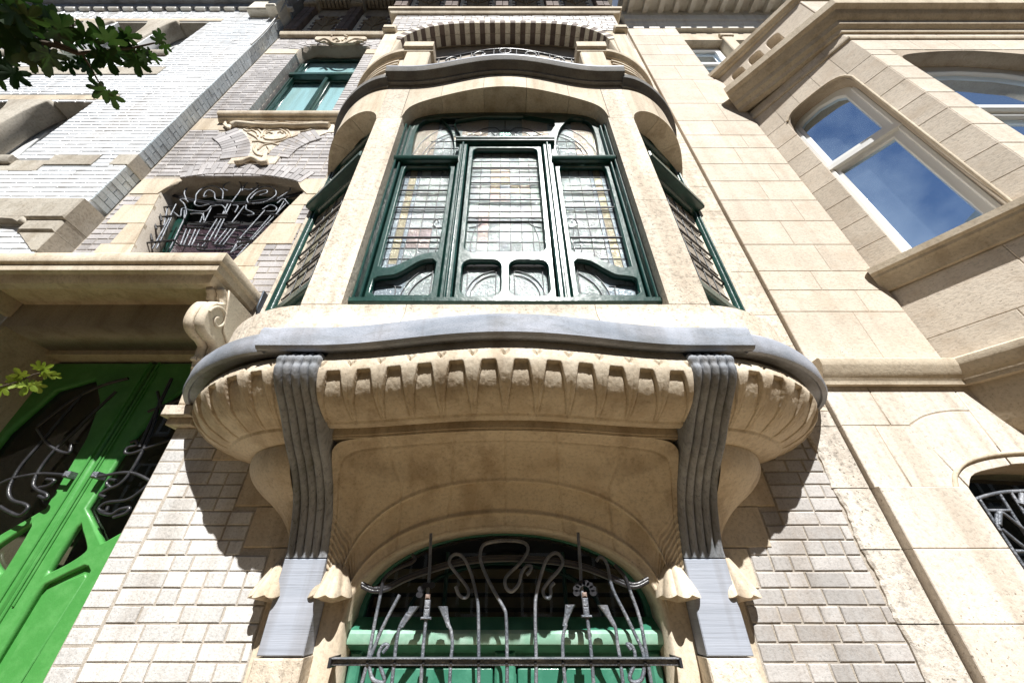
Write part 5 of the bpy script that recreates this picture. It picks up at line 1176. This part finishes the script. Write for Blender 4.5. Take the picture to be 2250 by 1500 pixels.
# oriel blocks: angled face
course = [1.31, 1.52, 1.97, 2.2, 2.45, 2.72, 3.0, 3.27, 3.55, 3.83, 4.10, 4.38]
for k, (a, b_) in enumerate(zip(course, course[1:])):
    def ob(u0, u1):
        m = MB(); m.block(u0+.0012, u1-.0012, a+.0012, b_-.0012, -.02, 0, .004, omp); m.obj('stone_block', 'ashlar', SH)
    if b_ <= 1.98: j = (.45, .62)[k % 2]; ob(0, j); ob(j, LO)
    elif b_ > 2.21: ob(0, ou0); ob(ou1, LO)
    m = MB()
    if b_ <= 1.98 or b_ > 2.21:
        m.block(XO+sO+.003, (3.86 if b_ > 2 else 4.3), a+.0025, b_-.0025, -.02, 0, .004, fmp); m.obj('stone_block', 'ashlar', SH)
        if b_ < 2:
            m = MB(); m.block(4.305, 6.2, a+.0025, b_-.0025, -.02, 0, .004, fmp); m.obj('stone_block', 'ashlar', SH)
def hb(u): return max(4.383, hv(u)+.001) if ou0 < u < ou1 else 4.383
for (a, b_) in ((0, ou0-.01), (ou0-.01, .40), (.40, .60), (.60, ou1+.01), (ou1+.01, LO)):
    plate('arch_stone', [[(u, hb(u)) for u in xr(a+.002, b_-.002, 16)]+[(b_-.002, 4.948), (a+.002, 4.948)]], -.02, 0, 'ashlar', SH, mp=omp)
for (a, b_) in ((XO+sO+.003, 4.2), (4.203, 4.6), (4.603, 5.0), (5.003, 6.2)):
    m = MB(); m.block(a, b_, 4.515, 4.948, -.02, 0, .004, fmp); m.obj('arch_stone', 'ashlar', SH)
m = MB(); m.block(XO+sO+.003, 3.86, 4.383, 4.512, -.02, 0, .004, fmp); m.obj('stone_block', 'ashlar', SH)
# mouldings
sweep('oriel_sill', [(XO-.01, -.0), (XO+sO, yO), (6.2, yO)], [(-.05, 1.975), (.02, 1.98), (.03, 2.01), (.05, 2.03), (.06, 2.06), (.09, 2.08), (.095, 2.10), (.12, 2.115), (.125, 2.165), (.10, 2.18), (-.05, 2.20)], 'trim_stone', SH)
sweep('oriel_cornice', path_in, [(-.05, 4.95), (.02, 4.955), (.03, 5.0), (.07, 5.03), (.08, 5.09), (.13, 5.12), (.15, 5.17), (.20, 5.19), (.21, 5.28), (.19, 5.30), (-.05, 5.32)], 'trim_stone', SH)
tubes('window_moulding', [[omp(u, v, .004) for u, v in [(ou1+.012, 2.2)]+[(ou1+.012, 4.3)]+[(u+(.012 if u > .5 else -.012), v+.012) for u, v in owin if v > 4.31]]], .011, 'trim_stone', SH)
sweep('cornice_fillet', [(XO-.0, .0), (XO+sO, yO), (6.2, yO)], [(-.03, 4.78), (.012, 4.785), (.02, 4.80), (.02, 4.83), (-.03, 4.84)], 'trim_stone', SH)
# pierced parapet
pz0, pz1 = 5.32, 5.95
holes = []
for c in (.18, .40, .62): holes.append(rrect(c-.07, c+.07, 5.44, 5.80, .05))
plate('parapet', [[(-.12, pz0), (LO+.03, pz0), (LO+.03, pz1), (-.12, pz1)]]+holes, -.10, .04, 'ashlar', SH, bevel=.01, mp=omp)
m = MB(); m.block(XO+sO-.03, 6.2, pz0, pz1, -.10, .04, .005, fmp); m.obj('parapet', 'ashlar', SH)
sweep('parapet_cap', [(XO-.12, .10), (XO+sO, yO), (4.9, yO)], [(-.14, 5.951), (.05, 5.951), (.06, 5.98), (.10, 6.0), (.11, 6.06), (.09, 6.09), (-.14, 6.12)], 'trim_stone', SH)
hm2 = lambda u, v, w_: (u, v, w_)
plate('oriel_roof', [[(XO, .0), (XO+sO, yO), (6.2, yO), (6.2, .0)]], 5.0, 5.12, 'trim_stone', SH, mp=hm2)
plate('oriel_floor', [[(XO+.04, .0), (XO+sO+.02, yO+.05), (6.2, yO+.05), (6.2, .0)]], 1.16, 1.29, 'trim_stone', SH, mp=hm2)
# hollow corbelling below the oriel
def corb(u, v):
    P = path_pt(u); dd_ = (1-v)
    k = (math.cos(v*math.pi/2))
    zb_ = lerp(zc0+.01, .80, math.sin(v*math.pi/2))
    return (lerp(XO+.25, P[0], k**.8) if P[0] < XO+sO+.001 else P[0], -.025+(P[1]+.03)*k, zb_)
def path_pt(u):
    pts = [(XO+.02, -.03), (XO+sO, yO+.04), (6.2, yO+.04)]
    if u < .35: t = u/.35; return (lerp(pts[0][0], pts[1][0], t), lerp(pts[0][1], pts[1][1], t))
    t = (u-.35)/.65; return (lerp(pts[1][0], pts[2][0], t), lerp(pts[1][1], pts[2][1], t))
grid_surf('oriel_corbel', corb, 60, 16, 'trim_stone', SH, lambda u, v: -.006*math.exp(-((u-.17)/.004)**2)-.006*math.exp(-((u-.42)/.004)**2), smooth=False)
# oriel windows: white frames, sky in the panes
OWN = part('oriel_window', SH)
fr = [(ou0-.02, 2.15), (ou1+.02, 2.15), (ou1+.02, 4.52), (ou0-.02, 4.52)]
gl1 = [(ou0+.07, 2.27), (ou1-.09, 2.27), (ou1-.09, 3.45), (ou0+.07, 3.45)]
gl2 = [(ou0+.07, 3.62), (ou1-.09, 3.62), (ou1-.09, 4.30), (ou1-.14, 4.36), (.50, 4.40), (ou0+.12, 4.37), (ou0+.07, 4.33)]
plate('window_frame', [fr, gl1, gl2], -.20, -.14, 'white_frame', OWN, bevel=.006, mp=omp)
b = MB(); b.block(ou0, ou1, 3.49, 3.56, -.14, -.10, .008, omp); b.obj('transom', 'white_frame', OWN)
b = MB(); b.block(ou0, ou0+.035, 2.18, 4.3, -.14, -.115, .006, omp); b.block(ou1-.035, ou1, 2.18, 4.3, -.14, -.115, .006, omp); b.obj('outer_bead', 'white_frame', OWN)
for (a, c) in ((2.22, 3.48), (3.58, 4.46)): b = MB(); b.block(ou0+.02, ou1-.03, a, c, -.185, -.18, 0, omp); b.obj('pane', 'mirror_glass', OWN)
OWF = part('oriel_window', SH)
plate('window_frame', [[(3.84, 2.15), (5.42, 2.15), (5.42, 4.55), (3.84, 4.55)], [(3.95, 2.27), (5.3, 2.27), (5.3, 3.45), (3.95, 3.45)], [(3.95, 3.60), (5.3, 3.60), (5.28, 4.2), (5.0, 4.33), (4.6, 4.38), (4.2, 4.34), (3.97, 4.24)]], -.20, -.14, 'white_frame', OWF, bevel=.006, mp=fmp)
b = MB(); b.block(3.86, 5.4, 3.49, 3.56, -.14, -.10, .008, fmp); b.obj('transom', 'white_frame', OWF)
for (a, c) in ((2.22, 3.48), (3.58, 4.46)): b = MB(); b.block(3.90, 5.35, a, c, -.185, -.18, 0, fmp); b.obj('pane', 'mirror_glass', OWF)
# attic: pilasters, windows, white entablature and modillions
m = MB(); m.block(2.91, 8, 5.9, 8.15, -.30, -.20, 0); m.obj('attic_wall', 'ashlar', SH)
for k, (a, b_) in enumerate(((3.62, 3.80), (4.55, 4.73), (5.48, 5.66))):
    m = MB(); m.block(a, b_, 6.0, 7.85, -.2, .0, .01); m.block(a-.02, b_+.02, 7.70, 7.78, -.2, .02, .008); m.obj('attic_pilaster', 'trim_stone', SH)
for a, b_ in ((2.93, 3.60), (3.82, 4.53), (4.75, 5.46)):
    Wn = part('attic_window', SH)
    plate('window_frame', [[(a, 6.0), (b_, 6.0), (b_, 7.6), (a, 7.6)], [(a+.09, 6.1), (b_-.09, 6.1), (b_-.09, 6.95), (a+.09, 6.95)], [(a+.09, 7.03), (b_-.09, 7.03), (b_-.09, 7.5), (a+.09, 7.5)]], -.19, -.14, 'white_frame', Wn, mp=wallmap, bevel=.006)
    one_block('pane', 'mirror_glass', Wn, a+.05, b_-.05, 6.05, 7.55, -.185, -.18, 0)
one_block('attic_head', 'trim_stone', SH, 2.92, 8, 7.62, 7.95, -.18, -.03, .01)
sweep('entablature', [(XL, -.0), (8, -.0)], [(-.1, 8.0), (.03, 8.0), (.04, 8.08), (.06, 8.10), (.06, 8.20), (.09, 8.23), (.09, 8.33), (.10, 8.40), (-.1, 8.42)], 'white_paint', SH)
one_block('eaves_soffit', 'white_paint', SH, XL, 8, 8.62, 8.80, -.2, .55, .01)
one_block('frieze_board', 'white_paint', SH, XL, 8, 8.425, 8.62, -.2, .10, .0)
for k in range(19): one_block('modillion', 'white_paint', SH, 2.16+.27*k, 2.25+.27*k, 8.50, 8.618, .10, .50, .01)
one_block('eaves_gutter', 'white_paint', SH, XL, 8, 8.805, 9.0, -.2, .62, .02)
# low arched window with grille
LW = part('low_window', SH)
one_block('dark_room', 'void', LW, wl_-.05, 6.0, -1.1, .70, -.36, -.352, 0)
one_block('pane', 'clear_glass', LW, wl_, 3.9, -1.0, .66, -.22, -.215, 0)
one_block('window_rail', 'blind', LW, wl_, 3.9, -.16, -.05, -.21, -.18, .01)
GR3 = thing('window_grille', 'plain grey iron grille with diamond loops in the low arched window at the right edge', 'grille', (3.0, .06, -.95))
z7 = lambda P: [(1960+x*.36, 960+y*.36) for x, y in P]
wires([z7([(470, 395), (560, 360), (660, 337), (760, 330), (900, 328), (1100, 340), (1300, 370)])], -.08, .010, 'arched_rail', 'grey_iron', GR3, kind=None)
for P in ([(405, 340), (470, 400), (620, 630), (780, 850), (850, 960)], [(530, 375), (690, 620), (900, 930)], [(655, 345), (800, 570), (1000, 870)], [(725, 337), (900, 600), (1100, 860)], [(850, 330), (1000, 540), (1200, 800)], [(1000, 334), (1200, 600), (1300, 740)]): wires([z7(P)], -.08, .009, 'grille_bar', 'grey_iron', GR3, kind=None, res=1)
for P in ([(580, 447), (720, 447)], [(750, 695), (830, 695), (1000, 695)], [(770, 835), (830, 835), (1000, 835)]): wires([z7(P)], -.08, .009, 'cross_bar', 'grey_iron', GR3, kind=None, res=1)
wires([z7([(650, 465), (680, 465), (790, 550), (840, 580)]), z7([(670, 560), (800, 665), (850, 690)]), z7([(640, 470), (640, 530), (660, 570)])], -.07, .009, 'diamond_loop', 'grey_iron', GR3, kind=None, res=1)
wires([z7([(655, 460), (650, 535)]), z7([(792, 345), (790, 410)])], -.07, .013, 'bar_collar', 'grey_iron', GR3, res=1)

# ------------------------------------------------------------------ maple twigs close to the lens
def leaf_mesh(name, seed):
    rr = random.Random(seed); P = []
    lobes = [(-150, .45), (-105, .72), (-50, .95), (0, 1.1), (50, .95), (105, .72), (150, .45)]
    out = []
    for i, (a, r) in enumerate(lobes):
        a0 = math.radians(a); r *= rr.uniform(.85, 1.1)
        for da, f in ((-19, .66), (-14, .84), (-10, .86), (-5, .98), (0, .96), (5, 1.0), (10, .84), (14, .86), (19, .64)): out.append((a0+math.radians(da), r*f))
        if i < 6: out.append((math.radians((a+lobes[i+1][0])/2), .42*rr.uniform(.85, 1.15)))
    V = [(0, 0, 0)]
    for a, r in out:
        x, y = r*math.sin(a), r*math.cos(a); V.append((x, y, -.22*(abs(x)**1.6)+.10*math.sin(3*y+seed)-.1*max(0, y-.4)))
    F = [(0, i, i+1) for i in range(1, len(V)-1)]
    me = bpy.data.meshes.new(name); me.from_pydata([(x*.026, y*.026, z*.026) for x, y, z in V], [], F)
    for p in me.polygons: p.use_smooth = True
    return me
LM = [leaf_mesh('leaf', s) for s in range(5)]
for m_ in LM: m_.materials.append(M['maple_leaf'])
LY = leaf_mesh('leaf', 9); LY.materials.append(M['young_leaf'])
def near(px, py, dist):                              # a point `dist` metres out along the line of sight
    r = ray(px, py).normalized(); return Vector((0, -DIST, 0))+r*dist
def put_leaf(parent, px, py, dist, size, tip, me, tilt=None):
    p = near(px, py, dist); o = bpy.data.objects.new('leaf', me); link(o, parent); o.location = p
    q = near(px+math.cos(math.radians(tip))*40, py+math.sin(math.radians(tip))*40, dist+R.uniform(-.01, .01))
    yax = (q-p).normalized(); z = (p-Vector((0, -DIST, 0))).normalized()
    z = (z+Vector((R.uniform(-.55, .55), R.uniform(-.55, .55), R.uniform(-.4, .4)))).normalized()
    x = yax.cross(z).normalized(); z = x.cross(yax)
    o.rotation_euler = Matrix((x, yax, z)).transposed().to_euler(); o.scale = (size,)*3
    return o
TB = thing('maple_branch', 'leafy dark green maple branch hanging in from the upper left corner', 'branch', tuple(near(-60, 60, 1.15)))
dB = 1.12
def nw(P, rs, d0=dB, d1=dB): return [tuple(near(x, y, lerp(d0, d1, i/max(1, len(P)-1))))+(r_,) for i, ((x, y), r_) in enumerate(zip(P, rs))]
tubes('branch_stem', [nw([(-120, 60), (0, 78), (60, 88), (120, 100), (170, 118), (230, 112), (290, 106), (340, 95)], [1.5, 1.3, 1.1, .9, .7, .5, .4, .3])], .0045, 'bark', TB)
tubes('twig', [nw([(120, 92), (180, 118), (200, 150), (215, 178), (235, 200), (248, 212)], [.7, .6, .5, .4, .4, .3])], .003, 'bark', TB)
tubes('twig', [nw([(0, 100), (20, 115), (45, 135)], [.7, .5, .3]), nw([(40, 40), (50, 65), (90, 84)], [.5, .5, .6]), nw([(160, 50), (162, 75), (190, 108)], [.4, .4, .5]), nw([(290, 112), (315, 125), (345, 135)], [.4, .3, .3])], .003, 'bark', TB, kind='stuff')
LV = [(8, 12, 1.25, 20), (30, 28, 1.1, 60), (-5, 45, 1.3, 30), (25, 60, 1.15, 100), (10, 85, 1.1, 70), (45, 80, 1.0, 120), (60, 60, .9, 150), (5, 130, 1.0, 110), (28, 160, .95, 80), (-8, 160, 1.0, 100), (70, 95, .95, 60), (85, 75, 1.0, -60), (110, 45, .9, -130), (118, 58, 1.05, -110), (120, 72, .95, 40), (135, 62, .9, -50), (108, 120, 1.15, 100), (95, 105, 1.0, 130), (140, 120, .95, 45), (165, 92, .75, -70), (185, 82, .75, -110), (205, 95, .8, -95), (228, 78, .85, -105), (240, 90, .9, -60), (250, 112, .9, 30), (232, 122, 1.0, 60), (215, 118, .9, 100), (200, 142, .7, 95), (190, 150, .45, 140), (276, 80, .75, 0), (272, 86, .8, 170), (298, 112, .95, 95), (300, 132, .9, 80), (330, 118, .55, 170), (350, 92, .5, -120), (362, 100, .5, 80), (352, 80, .45, -100), (335, 124, .5, 20), (222, 196, .75, 190), (240, 208, .8, 60), (228, 200, .7, 150), (175, 128, .6, 60), (60, 40, .9, -40), (50, 110, .9, 60), (20, -10, 1.3, 0), (75, 130, .7, 90), (38, 105, 1.0, 20), (150, 140, .6, 60), (320, 128, .5, 160)]
for k, (x, y, s_, t) in enumerate(LV): put_leaf(TB, x, y, dB+R.uniform(-.02, .02), s_*1.1, t, LM[k % 5])
TS = thing('maple_twig', 'small twig of yellow green maple leaves reaching in at the left edge by the door', 'twig', tuple(near(-40, 860, .9)))
tubes('twig', [[tuple(near(x, y, .9))+(1,) for x, y in [(-60, 872), (0, 850), (40, 838), (75, 822), (95, 818)]]], .0012, 'bark', TS)
for x, y, s_, t in ((92, 812, .55, -20), (100, 820, .5, 30), (62, 842, .7, 120), (48, 826, .55, -130), (78, 845, .55, 60), (28, 838, .5, -60), (45, 845, .5, 160), (4, 852, .6, 120), (85, 808, .45, -90), (118, 824, .35, 20)): put_leaf(TS, x, y, .9, s_*.9, t, LY)
